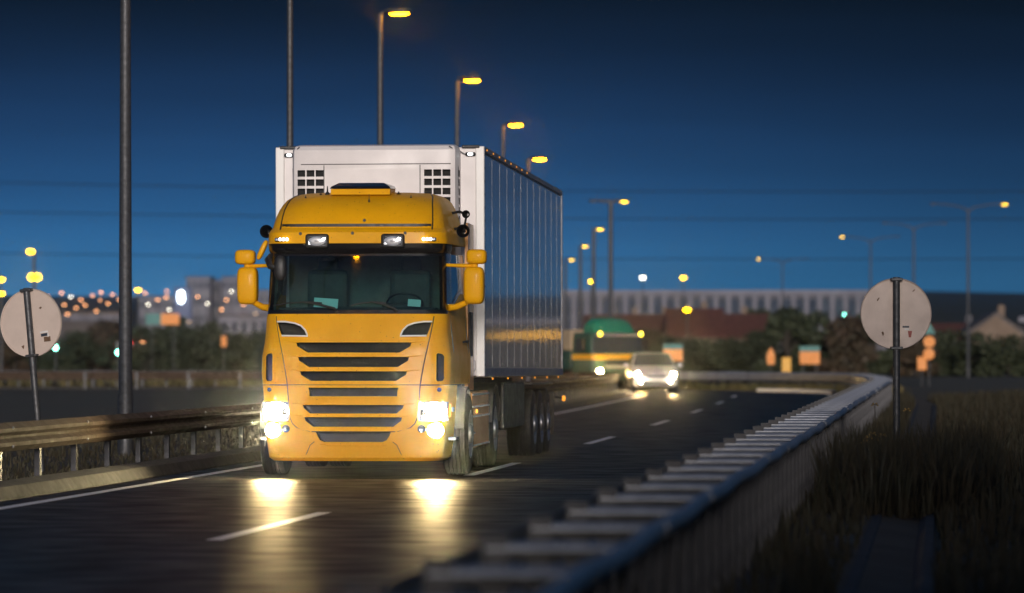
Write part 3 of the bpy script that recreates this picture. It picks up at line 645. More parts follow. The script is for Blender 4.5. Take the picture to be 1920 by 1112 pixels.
MB().tube([(-1.02, 0.24, 2.66), (-1.04, 0.10, 2.60), (-1.0, 0.04, 2.52), (-0.92, 0.03, 2.50)], [0.03, 0.04, 0.04, 0.02], 8).build('front_mirror_arm', 'black_plastic', truck)
k_ = MB().sell((0, 0, 0), (0.035, 0.06, 0.13), 0.7, 12, 8).build('kerb_mirror', 'yellow', truck); k_.location = (-1.17, 0.55, 2.73); k_.rotation_euler = (0, R(25), 0)
# ---- air horns
for s, z, y, r, ln in ((1, 2.97, 1.15, 0.082, 0.42), (1, 3.18, 1.35, 0.05, 0.30), (-1, 2.97, 1.15, 0.082, 0.42)):
    hn = MB().lathe([(0, r * 0.82), (-0.012, r), (0.0, r * 0.98), (0.04, r * 0.66), (0.10, r * 0.42), (ln, r * 0.26)], 'y', (s * (1.205 if z < 3.1 else 1.22), y, z), 18, False).build('air_horn', 'black_gloss', truck)
    MB().tube([(s * 1.21, y + 0.2, z), (s * 1.12, y + 0.25, z + 0.04), (s * 1.0, y + 0.28, z + 0.02)], 0.018, 6).build('bracket', 'black_plastic', hn)
MB().tube([(1.22, 1.45, 3.18), (1.20, 1.38, 3.05), (1.2, 1.3, 2.98)], 0.014, 6).build('horn_pipe', 'chassis', truck)
MB().lathe([(0, .05), (.05, .05), (.12, .04), (.14, .01)], 'z', (1.04, 1.0, 2.86), 14, True).build('beacon_stub', 'yellow_side', truck)
# ---- running gear
def wheel(parent, x, y, r=0.5, w=0.31, s=1, dual=False):
    t = MB(); xo = s * w / 2
    prof = [(-w / 2, r * 0.58), (-w / 2 - 0.004, r * 0.72), (-w / 2 + 0.006, r * 0.90), (-w / 2 + 0.03, r * 0.985), (-w / 2 + 0.06, r)]
    for k in range(4):
        c = -w / 2 + 0.06 + (w - 0.12) * (k + 0.5) / 4; prof += [(c - 0.012, r), (c - 0.009, r - 0.014), (c + 0.009, r - 0.014), (c + 0.012, r)]
    prof += [(-a, b) for a, b in prof[4::-1]]
    t.lathe(prof, 'x', (x, y, r), 36)
    wh = t.build('wheel', 'rubber', parent)
    o = x + s * (w / 2)
    MB().lathe([(o - s * 0.02, r * 0.60), (o + s * 0.004, r * 0.585), (o - s * 0.02, r * 0.54), (o - s * 0.10, r * 0.46), (o - s * 0.09, r * 0.28), (o + s * 0.01, r * 0.24), (o + s * 0.03, r * 0.18), (o + s * 0.03, 0.001)], 'x', (0, y, r), 28).build('rim', 'rim', wh)
    for k in range(10):
        a_ = 2 * math.pi * k / 10
        MB().lathe([(o - s * 0.09, 0.016), (o - s * 0.04, 0.014), (o - s * 0.035, 0.001)], 'x', (0, y + r * 0.35 * math.cos(a_), r + r * 0.35 * math.sin(a_)), 6).build('wheel_nut', 'chrome', wh)
    return wh
for s in (-1, 1):
    wheel(truck, s * 1.115, 1.42, s=s); wheel(truck, s * 1.10, 5.1, s=s, w=0.30); wheel(truck, s * 0.78, 5.1, s=s, w=0.30)
    MB().loft([[(s * 0.92, 1.42 + 0.58 * math.cos(a_), 0.5 + 0.58 * math.sin(a_)), (s * 1.24, 1.42 + 0.58 * math.cos(a_), 0.5 + 0.58 * math.sin(a_)), (s * 1.24, 1.42 + 0.54 * math.cos(a_), 0.5 + 0.54 * math.sin(a_)), (s * 0.92, 1.42 + 0.54 * math.cos(a_), 0.5 + 0.54 * math.sin(a_))] for a_ in [math.pi * (0.04 + 0.92 * k / 12) for k in range(13)]], True, True).build('wheel_arch', 'black_plastic', truck)
    MB().loft([[(s * 0.90, 5.1 + 0.6 * math.cos(a_), 0.5 + 0.6 * math.sin(a_)), (s * 1.26, 5.1 + 0.6 * math.cos(a_), 0.5 + 0.6 * math.sin(a_)), (s * 1.26, 5.1 + 0.57 * math.cos(a_), 0.5 + 0.57 * math.sin(a_)), (s * 0.90, 5.1 + 0.57 * math.cos(a_), 0.5 + 0.57 * math.sin(a_))] for a_ in [math.pi * (0.05 + 0.9 * k / 12) for k in range(13)]], True, True).build('wheel_arch', 'black_plastic', truck)
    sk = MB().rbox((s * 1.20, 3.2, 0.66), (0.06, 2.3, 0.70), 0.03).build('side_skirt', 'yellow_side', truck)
    for zz in (0.97, 0.82, 0.70, 0.34): MB().rbox((s * 1.236, 3.2, zz), (0.014, 2.26, 0.022), 0.005).build('trim_strip', 'white_trim' if zz != 0.97 else 'rim', sk)
    MB().rbox((s * 1.24, 2.6, 0.76), (0.02, 0.10, 0.05), 0.006).build('side_marker', 'marker_amber', sk)
    MB().rbox((s * 1.16, 1.98, 0.50), (0.22, 0.20, 0.03), 0.01).build('step', 'rim', truck)
    MB().rbox((s * 0.42, 4.0, 0.82), (0.09, 6.2, 0.26), 0.01).build('chassis_rail', 'chassis', truck)
MB().tube([(-1.0, 1.42, 0.5), (1.0, 1.42, 0.5)], 0.07, 10).build('axle', 'chassis', truck)
MB().tube([(-1.0, 5.1, 0.5), (1.0, 5.1, 0.5)], 0.10, 10).build('axle', 'chassis', truck)
MB().rbox((0, 5.1, 1.05), (0.95, 1.0, 0.12), 0.05).build('fifth_wheel', 'chassis', truck)
MB().rbox((0, 1.3, 0.85), (1.4, 1.5, 0.5), 0.05).build('engine_block', 'chassis', truck)
MB().rbox((0, 0.45, 0.26), (1.5, 0.5, 0.10), 0.03).build('underrun_bar', 'black_plastic', truck)

# ------------------------------------------------------------------ the refrigerated trailer
trl = empty('refrigerated_trailer', T0, YAW, 'white box trailer with reefer unit and shiny steel side behind yellow cab', 'trailer')
trl.rotation_euler = (R(-0.22), R(-0.15), YAW)
TY0, TY1, TZ0, TZ1, TW = 2.85, 16.45, 1.20, 4.09, 1.30
MB().rbox((0, (TY0 + TY1) / 2, (TZ0 + TZ1) / 2), (2 * TW - 0.02, TY1 - TY0 - 0.02, TZ1 - TZ0 - 0.02), 0.015).build('box_body', 'white_panel', trl)
for s in (-1, 1):
    MB().rbox((s * (TW - 0.003), (TY0 + TY1) / 2 + 0.06, (TZ0 + TZ1) / 2), (0.022, TY1 - TY0 - 0.22, TZ1 - TZ0 - 0.20), 0.004).build('side_panel', 'ribbed_steel', trl)
    for k in range(11): MB().box((s * (TW + 0.0078), TY0 + 1.2 + 1.13 * k, (TZ0 + TZ1) / 2), (0.003, 0.022, TZ1 - TZ0 - 0.24)).build('panel_seam', 'galv', trl, smooth=False)
    MB().rbox((s * (TW + 0.004), (TY0 + TY1) / 2, TZ0 + 0.05), (0.03, TY1 - TY0, 0.11), 0.006).build('bottom_rail', 'galv', trl)
    MB().rbox((s * (TW + 0.004), (TY0 + TY1) / 2, TZ1 - 0.035), (0.03, TY1 - TY0, 0.07), 0.006).build('top_rail', 'galv', trl)
    MB().rbox((s * (TW - 0.035), TY0 + 0.02, (TZ0 + TZ1) / 2), (0.11, 0.10, TZ1 - TZ0), 0.012).build('corner_post', 'white_trim', trl)
    MB().rbox((s * (TW - 0.03), TY1 - 0.03, (TZ0 + TZ1) / 2), (0.10, 0.09, TZ1 - TZ0), 0.01).build('corner_post', 'galv', trl)
    for k in range(17):
        MB().sell((s * (TW + 0.019), TY0 + 0.02, TZ0 + 0.14 + k * 0.165), (0.008, 0.014, 0.014), 1, 8, 6).build('rivet', 'black_plastic', trl)
    MB().rbox((s * (TW - 0.15), TY0 - 0.01, TZ1 - 0.005), (0.22, 0.10, 0.035), 0.008).build('top_cap', 'black_plastic', trl)
    ml = MB().rbox((s * (TW - 0.155), TY0 - 0.025, TZ1 - 0.10), (0.13, 0.05, 0.05), 0.02, 3).build('marker_lamp', 'black_plastic', trl)
    MB().sell((s * (TW - 0.155), TY0 - 0.052, TZ1 - 0.10), (0.034, 0.014, 0.020), 0.8, 12, 8).build('lens', 'marker_white', ml)
    MB().tube([(s * (TW - 0.20), TY0 - 0.03, TZ1 - 0.11), (s * (TW - 0.25), TY0 - 0.04, TZ1 - 0.085), (s * (TW - 0.29), TY0 - 0.03, TZ1 - 0.06)], 0.006, 5).build('cable', 'black_plastic', ml)
    for k in range(6):
        yy = TY0 + 1.2 + k * 2.3
        MB().sell((s * (TW + 0.012), yy, TZ0 - 0.03), (0.010, 0.04, 0.013), 0.8, 10, 6).build('side_marker', 'marker_amber', trl)
    for k in range(8):
        MB().sell((s * (TW + 0.022), TY0 + 0.35 + k * 0.9, TZ1 - 0.035), (0.006, 0.04, 0.012), 0.8, 8, 6).build('rail_reflector', 'marker_amber' if s > 0 else 'sticker_white', trl)  # right-hand reflectors emit amber themselves instead of returning light
    MB().rbox((s * 1.26, TY1 - 0.02, TZ1 - 0.16), (0.07, 0.06, 0.30), 0.02).build('door_hinge', 'black_plastic', trl)
    MB().rbox((s * 1.13, TY0 - 0.06, TZ0 + 0.14), (0.15, 0.10, 0.13), 0.015).build('coupling_box', 'white_panel', trl)
    for yy in (11.2, 12.5, 13.8):
        wheel(trl, s * 1.10, yy, s=s, w=0.38)
    MB().rbox((s * 1.22, 8.2, 0.80), (0.05, 3.4, 0.62), 0.02).build('pallet_box', 'galv_dark', trl)
    MB().rbox((s * 0.75, 7.0 - 0.6, 0.62), (0.12, 0.12, 1.05), 0.01).build('landing_leg', 'chassis', trl)
    MB().rbox((s * 1.08, 15.1, 0.62), (0.40, 0.02, 0.66), 0.005).build('mud_flap', 'rubber', trl)
    MB().rbox((s * 1.10, 12.5, 1.08), (0.42, 4.0, 0.03), 0.01).build('mudguard', 'black_plastic', trl)
    MB().rbox((s * 0.5, 9.6, 1.02), (0.1, 13.0, 0.30), 0.01).build('chassis_beam', 'chassis', trl)
    MB().tube([(s * 1.28, 15.3, 0.86), (s * 1.40, 15.35, 0.84)], 0.02, 6).build('marker_stalk', 'rubber', trl)
    MB().sell((s * 1.41, 15.35, 0.84), (0.03, 0.03, 0.045), 0.9, 10, 8).build('marker_lamp', 'marker_amber', trl)
for yy in (11.2, 12.5, 13.8): MB().tube([(-1.0, yy, 0.5), (1.0, yy, 0.5)], 0.09, 8).build('axle', 'chassis', trl)
MB().rbox((0, 15.9, 0.55), (2.3, 0.12, 0.14), 0.02).build('underrun_bar', 'chassis', trl)
# reefer unit: rounded shroud with carved vents and panel joints
UX0, UX1, UZ0 = -1.06, 1.02, 2.35
UY = TY0 - 0.46
unit = MB().loft([[(UX0, TY0 + 0.02, z), (UX0, UY + 0.12, z), (UX0 + 0.03, UY + 0.03, z), (UX0 + 0.12, UY, z), (UX1 - 0.12, UY, z), (UX1 - 0.03, UY + 0.03, z), (UX1, UY + 0.12, z), (UX1, TY0 + 0.02, z)] for z in (UZ0, 3.0, 3.5, 3.84)]
                 + [[(UX0 + i_, TY0 + 0.02, z), (UX0 + i_, UY + 0.12 + j_, z), (UX0 + 0.03 + i_, UY + 0.03 + j_, z), (UX0 + 0.12, UY + j_, z), (UX1 - 0.12, UY + j_, z), (UX1 - 0.03 - i_, UY + 0.03 + j_, z), (UX1 - i_, UY + 0.12 + j_, z), (UX1 - i_, TY0 + 0.02, z)] for z, j_, i_ in ((4.03, 0.02, 0.0), (4.08, 0.06, 0.02), (4.10, 0.14, 0.05))], True, True).build('reefer_unit', 'white_panel', trl)
cut = MB()
for x0, n in ((-0.985, 4), (0.605, 5)):
    for r_ in range(6):
        for c_ in range(3):
            xa = x0 + c_ * 0.115; za = 3.70 - r_ * 0.115
            cut.box((xa + 0.05, UY, za + 0.04), (0.098, 0.20, 0.082))
for z_ in (3.70, 3.585, 3.47, 3.355, 3.24, 3.125): cut.box((UX1, UY + 0.26, z_ + 0.04), (0.10, 0.14, 0.085))
carve(unit, cut, 'black_mesh')
MB().box((0, UY - 0.001, 3.852), (UX1 - UX0 - 0.2, 0.004, 0.010)).build('panel_gap', 'chassis', unit)
for xx in (-0.65, 0.555): MB().box((xx, UY - 0.001, 3.1), (0.010, 0.004, 1.48)).build('panel_gap', 'chassis', unit)
for s, xx in ((-1, UX0), (1, UX1)): MB().tube([(xx - s * 0.1, UY + 0.01, 4.07), (xx - s * 0.03, UY + 0.10, 4.02), (xx + s * 0.0, UY + 0.14, 3.8), (xx - s * 0.005, UY + 0.15, 3.5)], 0.006, 5).build('cable', 'chassis', unit)

# ------------------------------------------------------------------ guardrails
def wprof(s=1.0, z0=0.43, h=0.31, t=0.006):
    """W-beam cross-section (offset, z), front bulges towards +offset"""
    k = [(0.0, 0.0), (0.025, 0.02), (0.08, 0.06), (0.08, 0.10), (0.012, 0.14), (0.012, 0.17), (0.08, 0.21), (0.08, 0.25), (0.025, 0.29), (0.0, 0.31)]
    f = [(s * a, z0 + b * h / 0.31) for a, b in k]
    return f + [(a - s * t, b) for a, b in f[::-1]]
def beam(pts, prof, name, mat, parent):
    k = len(pts); rows = []
    for i, p in enumerate(pts):
        t = (pts[min(i + 1, k - 1)] - pts[max(i - 1, 0)]).normalized(); nr = Vector((t.y, -t.x))   # right-hand normal
        rows.append([(p.x + nr.x * o, p.y + nr.y * o, z) for o, z in prof])
    return MB().loft(rows, True, True).build(name, mat, parent, angle=25)
def post_mesh(h, w=0.10, d=0.06):
    m = MB(); m.prism([(-w / 2, -d / 2), (w / 2, -d / 2), (w / 2, -d / 2 + 0.008), (-w / 2 + 0.008, -d / 2 + 0.008), (-w / 2 + 0.008, d / 2 - 0.008), (w / 2, d / 2 - 0.008), (w / 2, d / 2), (-w / 2, d / 2)], -0.25, h, 'xy')
    return m
gl = empty('guardrail', (0, 0, 0), 0, 'single steel guardrail behind the kerb on the left, lit brownish', 'guardrail')
LP = resample(path(lambda d: Cx(d) - LANE - 1.0, 18 - LANE - 1.0, 14, 1.0, 40), 1.0)
for i in range(0, len(LP) - 4, 4):
    beam(LP[i:i + 5], wprof(1.0, 0.435), 'beam', 'galv_lit_brown', gl)
    for q in (0.49, 0.69):
        MB().sell((LP[i].x + 0.09, LP[i].y, q - 0.0), (0.012, 0.016, 0.016), 1, 6, 4).build('bolt', 'galv', gl)
pm_ = post_mesh(0.70).mesh('post', 'galv_dark', 30)
for i in range(0, len(LP) - 1, 2):
    t = (LP[i + 1] - LP[i]).normalized(); o = link('post', pm_, gl, (LP[i].x - 0.07, LP[i].y, 0.03), math.atan2(t.y, t.x))
# double guardrail on the right: back beam, cross spacers, front tube rail on posts
gd = empty('guardrail', (0, 0, 0), 0, 'double guardrail with ladder-like cross spacers sweeping up the right side', 'guardrail')
rr_ = (Q - Vector((railx(D1), D1))).length
RP = resample(path(railx, rr_, 11.6, 1.0, 60), 1.0)
RQ = []
for i, p in enumerate(RP):
    t = (RP[min(i + 1, len(RP) - 1)] - RP[max(i - 1, 0)]).normalized(); RQ.append(p + Vector((t.y, -t.x)) * 0.58)
for i in range(0, len(RP) - 4, 4): beam(RP[i:i + 5], wprof(-1.0, 0.41), 'beam', 'galv', gd)
for i in range(0, len(RQ) - 4, 4):
    rs_ = random.Random(i)
    z_ = 0.70 + rs_.uniform(-0.006, 0.006)
    zz = [z_ + 0.0, z_ - 0.012, z_ - 0.02, z_ - 0.01, z_]
    MB().tube([(RQ[i + k].x + rs_.uniform(-.006, .006), RQ[i + k].y, zz[k]) for k in range(5)], 0.042, 10).build('rail_tube', 'galv', gd)
sp = MB(); sp.prism([(-0.035, 0.026), (0.035, 0.026), (0.035, 0.034), (0.018, 0.052), (0.0, 0.056), (-0.016, 0.052), (-0.035, 0.034)], 0.0, 0.58, 'yz')
spm = sp.mesh('spacer', 'galv_bright', 40)
swm = MB().prism([(0.0, -0.02), (0.03, -0.02), (0.03, 0.0255), (0.0, 0.0255)], 0.02, 0.55, 'yz').mesh('web', 'chassis', 40)  # bright bar above, dark web below: light and underside shade put into colour
pm2 = post_mesh(0.72, 0.11, 0.07).mesh('post', 'galv_dark', 30)
pm3 = post_mesh(0.66, 0.07, 0.05).mesh('post', 'galv_dark', 30)  # darker steel puts the shade on these posts into their colour
for i in range(0, len(RP) - 1, 2):
    t = (RP[i + 1] - RP[i]).normalized(); rz = math.atan2(t.y, t.x) - math.pi / 2
    rz = math.atan2((RQ[i] - RP[i]).y, (RQ[i] - RP[i]).x)
    so_ = link('spacer', spm, gd, (RP[i].x, RP[i].y, 0.665), rz); link('web', swm, so_)
    link('post', pm2, gd, (RP[i].x + 0.04, RP[i].y, 0.03), rz)
for i in range(0, len(RQ) - 1, 1):
    t = (RQ[i + 1] - RQ[i]).normalized(); link('post', pm3, gd, (RQ[i].x, RQ[i].y, 0.03), math.atan2(t.y, t.x))

# ------------------------------------------------------------------ round signs seen from behind
def round_sign(name, label, X, Y, zc, rad, lean=0.0, turn=0.0, marks=()):
    o = empty(name, (X, Y, 0), turn, label, 'road sign'); o.rotation_euler = (0, lean, turn)
    d = MB().lathe([(0.0, 0.001), (0.0, rad - 0.012), (-0.016, rad - 0.012), (-0.020, rad - 0.004), (-0.012, rad), (0.012, rad), (0.016, rad - 0.01), (0.016, 0.001)], 'y', (0, 0, zc), 64).build('sign_disc', 'sign_back', o)
    MB().tube([(0, -0.05, -0.3), (0, -0.05, zc + rad + 0.01)], 0.041, 14).build('post', 'pole', o)
    for q in (rad * 0.96, -rad * 0.96):
        MB().rbox((0, -0.05, zc + q), (0.14, 0.10, 0.035), 0.008).build('clamp', 'pole', o)
    for kind, poly in marks:
        MB().prism([(a, b + zc) for a, b in poly], -0.0035, -0.0012).build('sticker' if kind != 'rust' else 'rust_mark', kind, d)
    return o
def quad(x, z, w, h, a=0.0):
    c, s_ = math.cos(a), math.sin(a); return [(x + c * i * w / 2 - s_ * j * h / 2, z + s_ * i * w / 2 + c * j * h / 2) for i, j in ((-1, -1), (1, -1), (1, 1), (-1, 1))]
round_sign('round_sign', 'round sign back with dark and red stickers on upright post, right of double rail', 4.47, 50.0, 1.945, 0.416, 0.0, R(2),
           (('sticker_dark', quad(0.115, -0.152, 0.078, 0.022)), ('sticker_white', quad(0.125, -0.180, 0.05, 0.022)), ('sticker_red', [(0.14, -0.20), (0.188, -0.20), (0.176, -0.275), (0.148, -0.275)]),
            ('rust', [(-0.17, -0.22), (-0.155, -0.205), (-0.145, -0.215), (-0.14, -0.235), (-0.152, -0.262), (-0.16, -0.24)]),
            ('rust', [(0.19, 0.26), (0.215, 0.285), (0.225, 0.28), (0.20, 0.255)]), ('rust', [(-0.225, 0.16), (-0.20, 0.19), (-0.19, 0.185), (-0.215, 0.145)])))
round_sign('round_sign', 'round sign back on a leaning post behind the left guardrail', -5.66, 52.0, 1.86, 0.416, R(-5.6), R(-22),
           (('sticker_dark', quad(0.165, -0.16, 0.09, 0.035, R(3))), ('sticker_white', quad(0.165, -0.125, 0.11, 0.02, R(3))), ('sticker_white', quad(0.215, -0.165, 0.02, 0.05, R(3))), ('rust', quad(0.20, -0.215, 0.09, 0.06)),
            ('rust', [(-0.16, -0.27), (-0.12, -0.255), (-0.125, -0.285), (-0.135, -0.305)]), ('rust', [(0.12, 0.17), (0.15, 0.185), (0.165, 0.175), (0.145, 0.155)])))

# ------------------------------------------------------------------ street lamps
def lamp_post(label, X, Y, h, arms, rb=0.09, rt=0.05, lens='lens_sodium', head=1.0, name='street_lamp', group=None, z0=0.0, rise=0.15):
    """arms: list of (angle in plan, length, lit)"""
    o = empty(name, (X, Y, z0), 0, label, 'street lamp', group)
    MB().tube([(0, 0, -0.3), (0, 0, 0.9), (0, 0, 0.92), (0, 0, h)], [rb * 1.15, rb * 1.12, rb, rt], 14).build('pole', 'pole', o)
    for a, ln, lit in arms:
        c, s = math.cos(a), math.sin(a)
        ar = MB().tube([(0, 0, h - 0.12), (c * ln * 0.15, s * ln * 0.15, h + rise * 0.3), (c * ln * 0.5, s * ln * 0.5, h + rise * 0.75), (c * ln, s * ln, h + rise)], [rt, rt * 0.8, rt * 0.7, rt * 0.62], 8).build('arm', 'pole', o)
        hd = MB().sell((0, 0, 0), (0.34 * head, 0.17 * head, 0.075 * head), 0.8, 18, 10).build('lamp_head', 'lamp_shell', o)
        hd.location = (c * (ln + 0.28 * head), s * (ln + 0.28 * head), h + rise + 0.01); hd.rotation_euler = (0, 0, a)
        MB().sell((0.03 * head, 0, -0.04 * head), (0.25 * head, 0.13 * head, 0.062 * head), 0.95, 18, 10).build('lens', lens if lit else 'lens_off', hd)
    return o
E, W_ = 0.0, math.pi
lamp_post('lamp post beyond the top of the picture, its thick shaft behind left guardrail', -5.40, 60.0, 9.2, [(R(-5), 1.3, True)], 0.098, 0.06)
lamp_post('second lamp post from the left, shaft rising behind trailer roof', -3.98, 77.0, 9.1, [(R(-5), 1.2, True)], 0.075, 0.05)
for lab, px, py, d in (('tall lit street lamp above the trailer roof, highest head in view', 713, 23, 94.6), ('lit street lamp rising above the trailer right of the highest one', 857, 149, 118.0),
                       ('lit street lamp above the steel trailer side, third head down', 943, 233, 141.0), ('lit street lamp just over the trailer edge, fourth head down', 990, 297, 152.0)):
    X = (px - 960) / 8050 * d; h = CAMH + (660 - py) / 8050 * d
    lamp_post(lab, X, d, h - 0.05, [(R(-8), 0.12, True)], 0.085, 0.06, head=0.95, rise=0.06)
for lab, px, py, d, arms in (('double-arm street lamp right of the trailer with one lit head', 1145, 378, 214, [(0, 0.4, True), (W_, 0.6, False)]), ('lit street lamp right of the trailer, second of the row', 1113, 430, 250, [(0, 0.1, True)]),
                             ('lit street lamp right of the trailer, third of the row', 1088, 462, 290, [(0, 0.05, True)]), ('faint street lamp beside the trailer rear edge', 1060, 487, 330, [(R(20), 0.25, True)])):
    X = (px - 960) / 8050 * d; h = CAMH + (660 - py) / 8050 * d
    lamp_post(lab, X, d, h, arms, 0.13, 0.11, lens='lens_far', head=0.85, rise=0.03)
for lab, px, py, d, arms in (('far double-arm lamp post at right with its right head lit', 1815, 393, 262, [(R(0), 2.0, True), (R(180), 1.9, False)]),
                             ('far double-arm lamp post with both heads dark', 1713, 428, 300, [(R(0), 1.9, False), (R(180), 1.8, False)]),
                             ('far double-arm lamp post behind the right sign with left head lit', 1632, 452, 340, [(R(0), 1.9, False), (R(180), 2.0, True)]),
                             ('far double-arm lamp post left of the right sign with left head lit', 1467, 492, 400, [(R(0), 2.0, False), (R(180), 2.0, True)])):
    X = (px - 960) / 8050 * d; h = CAMH + (660 - py) / 8050 * d
    lamp_post(lab, X, d, h, arms, 0.10, 0.06, lens='lens_far', head=0.75, rise=0.35)
# lamps near and behind the lens line the same road (seen mirrored in the windscreen)
for lab, d in (('near lamp post left of the lens, out of view', 35.0), ('lamp post behind the lens on the left, out of view', 8.0)):
    lamp_post(lab, Cx(d) - LANE - 2.0, d, 9.0, [(0.0, 1.9, True)], 0.098, 0.06)
def far_lamp(label, px, py, d, lens, size=0.5, group=None, z0=0.0, cat_name='street_lamp'):
    X = (px - 960) / 8050 * d; h = CAMH + (660 - py) / 8050 * d
    o = empty(cat_name, (X, d, z0), 0, label, 'lamp', group)
    MB().tube([(0, 0, -0.3), (0, 0, (h - z0) - 0.1)], 0.07, 6).build('pole', 'pole', o)
    MB().sell((0, 0, h - z0 + 0.10), (size * 0.9, size * 0.7, 0.10), 0.9, 12, 6).build('lamp_head', 'lamp_shell', o)
    MB().sell((0, 0, h - z0 - 0.02), (size * 0.8, size * 0.6, size * 0.55), 1.0, 12, 8).build('lens', lens, o)
for lab, px, py, d, ln, sz in (
        ('white far lamp right of the trailer, over the long building', 1205, 520, 480, 'lens_far_white', 0.33), ('yellow far lamp right of the white one', 1281, 520, 480, 'lens_far', 0.34),
        ('yellow far lamp close to the trailer rear, over the long building', 1109, 527, 480, 'lens_far', 0.34), ('yellow lamp in front of the red roofs', 1288, 580, 375, 'lens_far', 0.34),
        ('greenish white lamp left of the right round sign', 1580, 589, 300, 'lens_green', 0.22), ('low yellow lamp right of the right round sign', 1771, 629, 330, 'lens_far', 0.22),
        ('yellow lamp cut by the left picture edge', 2, 523, 300, 'lens_far', 0.30), ('low yellow lamp left of the left round sign', 4, 550, 300, 'lens_far', 0.22),
        ('yellow far lamp just right of the thick lamp post', 259, 543, 480, 'lens_far', 0.34)):
    far_lamp(lab, px, py, d, ln, sz)
# the curved twin lamp above the left sign
o = empty('street_lamp', ((63 - 960) / 8050 * 260, 260, 0), 0, 'yellow hook-topped street lamp above the left round sign', 'street lamp')
hz = lambda y, d: CAMH + (660 - y) / 8050 * d
MB().tube([(0.05, 0, -0.3), (0.05, 0, hz(490, 260)), (0.05, 0, hz(476, 260)), (-0.02, 0, hz(471, 260)), (-0.12, 0, hz(470, 260))], [0.10, 0.09, 0.08, 0.08, 0.07], 8).build('pole', 'pole', o)
MB().sell((-0.16, -0.06, hz(472, 260)), (0.22, 0.16, 0.12), 0.9, 12, 8).build('lens', 'lens_far', o)
for k in (-1, 1): MB().sell((0.08 + k * 0.19, -0.1, hz(520, 260)), (0.18, 0.16, 0.19), 1, 12, 8).build('lens', 'lens_far', o)
# town lights on the left slope
TOWN = [(116, 549, 'orange'), (190, 548, 'pink'), (152, 562, 'pink'), (189, 562, 'orange'), (121, 571, 'orange'), (224, 561, 'orange'), (313, 546, 'orange'), (312, 557, 'orange'), (434, 546, 'pale'), (416, 580, 'orange'), (278, 571, 'pale'), (317, 580, 'pale'), (143, 577, 'orange'), (203, 569, 'orange'), (90, 556, 'orange'), (207, 636, 'pale'), (140, 637, 'pale'), (170, 643, 'orange'), (152, 638, 'orange'), (355, 644, 'orange'), (380, 645, 'orange'), (452, 650, 'orange'), (475, 652, 'orange'), (73, 562, 'orange'), (133, 556, 'pale'), (160, 572, 'orange'), (174, 554, 'orange'), (211, 552, 'orange'), (98, 581, 'pale'), (127, 589, 'orange'), (181, 583, 'orange'), (272, 549, 'orange'), (296, 562, 'orange'), (331, 549, 'pale'), (371, 556, 'orange'), (389, 569, 'pale'), (425, 562, 'orange'), (457, 571, 'orange'), (128, 641, 'orange'), (186, 646, 'pale'), (268, 641, 'orange'), (325, 650, 'orange'), (405, 650, 'pale')]
NTH = ['first', 'second', 'third', 'fourth', 'fifth', 'sixth', 'seventh', 'eighth', 'ninth', 'tenth', 'eleventh', 'twelfth', 'thirteenth', 'fourteenth', 'fifteenth', 'sixteenth', 'seventeenth', 'eighteenth', 'nineteenth', 'twentieth', 'twenty-first', 'twenty-second', 'twenty-third', 'twenty-fourth', 'twenty-fifth', 'twenty-sixth', 'twenty-seventh', 'twenty-eighth', 'twenty-ninth', 'thirtieth', 'thirty-first', 'thirty-second', 'thirty-third', 'thirty-fourth', 'thirty-fifth']
for k, (px, py, hue) in enumerate(TOWN):
    row = sorted(q[0] for q in TOWN if (q[1] < 600) == (py < 600))
    far_lamp('small %s town light, %s from the left in the %s' % ('white' if hue == 'pale' else 'orange', NTH[row.index(px)], 'upper cluster left of the truck' if py < 600 else 'low row left of the truck'), px, py, 520 + 9 * (k % 7) if py < 600 else 366, 'lens_far_orange' if hue != 'pale' else 'lens_far_white', 0.19 if hue != 'pale' else 0.17, 'town lights in the left distance')
# added unseen canopy: its lamps mirror as the broken yellow row in the trailer side
o = empty('added_canopy', (45.5, 330.0, 0.0), R(-9), 'added canopy with a row of yellow lamps beyond the right picture edge', 'canopy')
MB().rbox((0, 2, 4.0), (13.0, 6.0, 0.45), 0.05).build('canopy_roof', 'wall_pale', o)
for x in (-5.5, 0, 5.5): MB().rbox((x, 2, 1.9), (0.35, 0.35, 3.9), 0.03).build('column', 'wall_pale', o)
for k in range(11):
    x = -4.6 + 0.62 * k + 0.34 * math.sin(k * 2.1)
    MB().rbox((x, -1.1, 2.9 + 0.12 * math.sin(k * 1.7)), (0.07 + 0.05 * (k % 3), 0.12, 0.40 + 0.25 * (k % 2)), 0.03).build('canopy_lamp', 'lens_canopy', o)

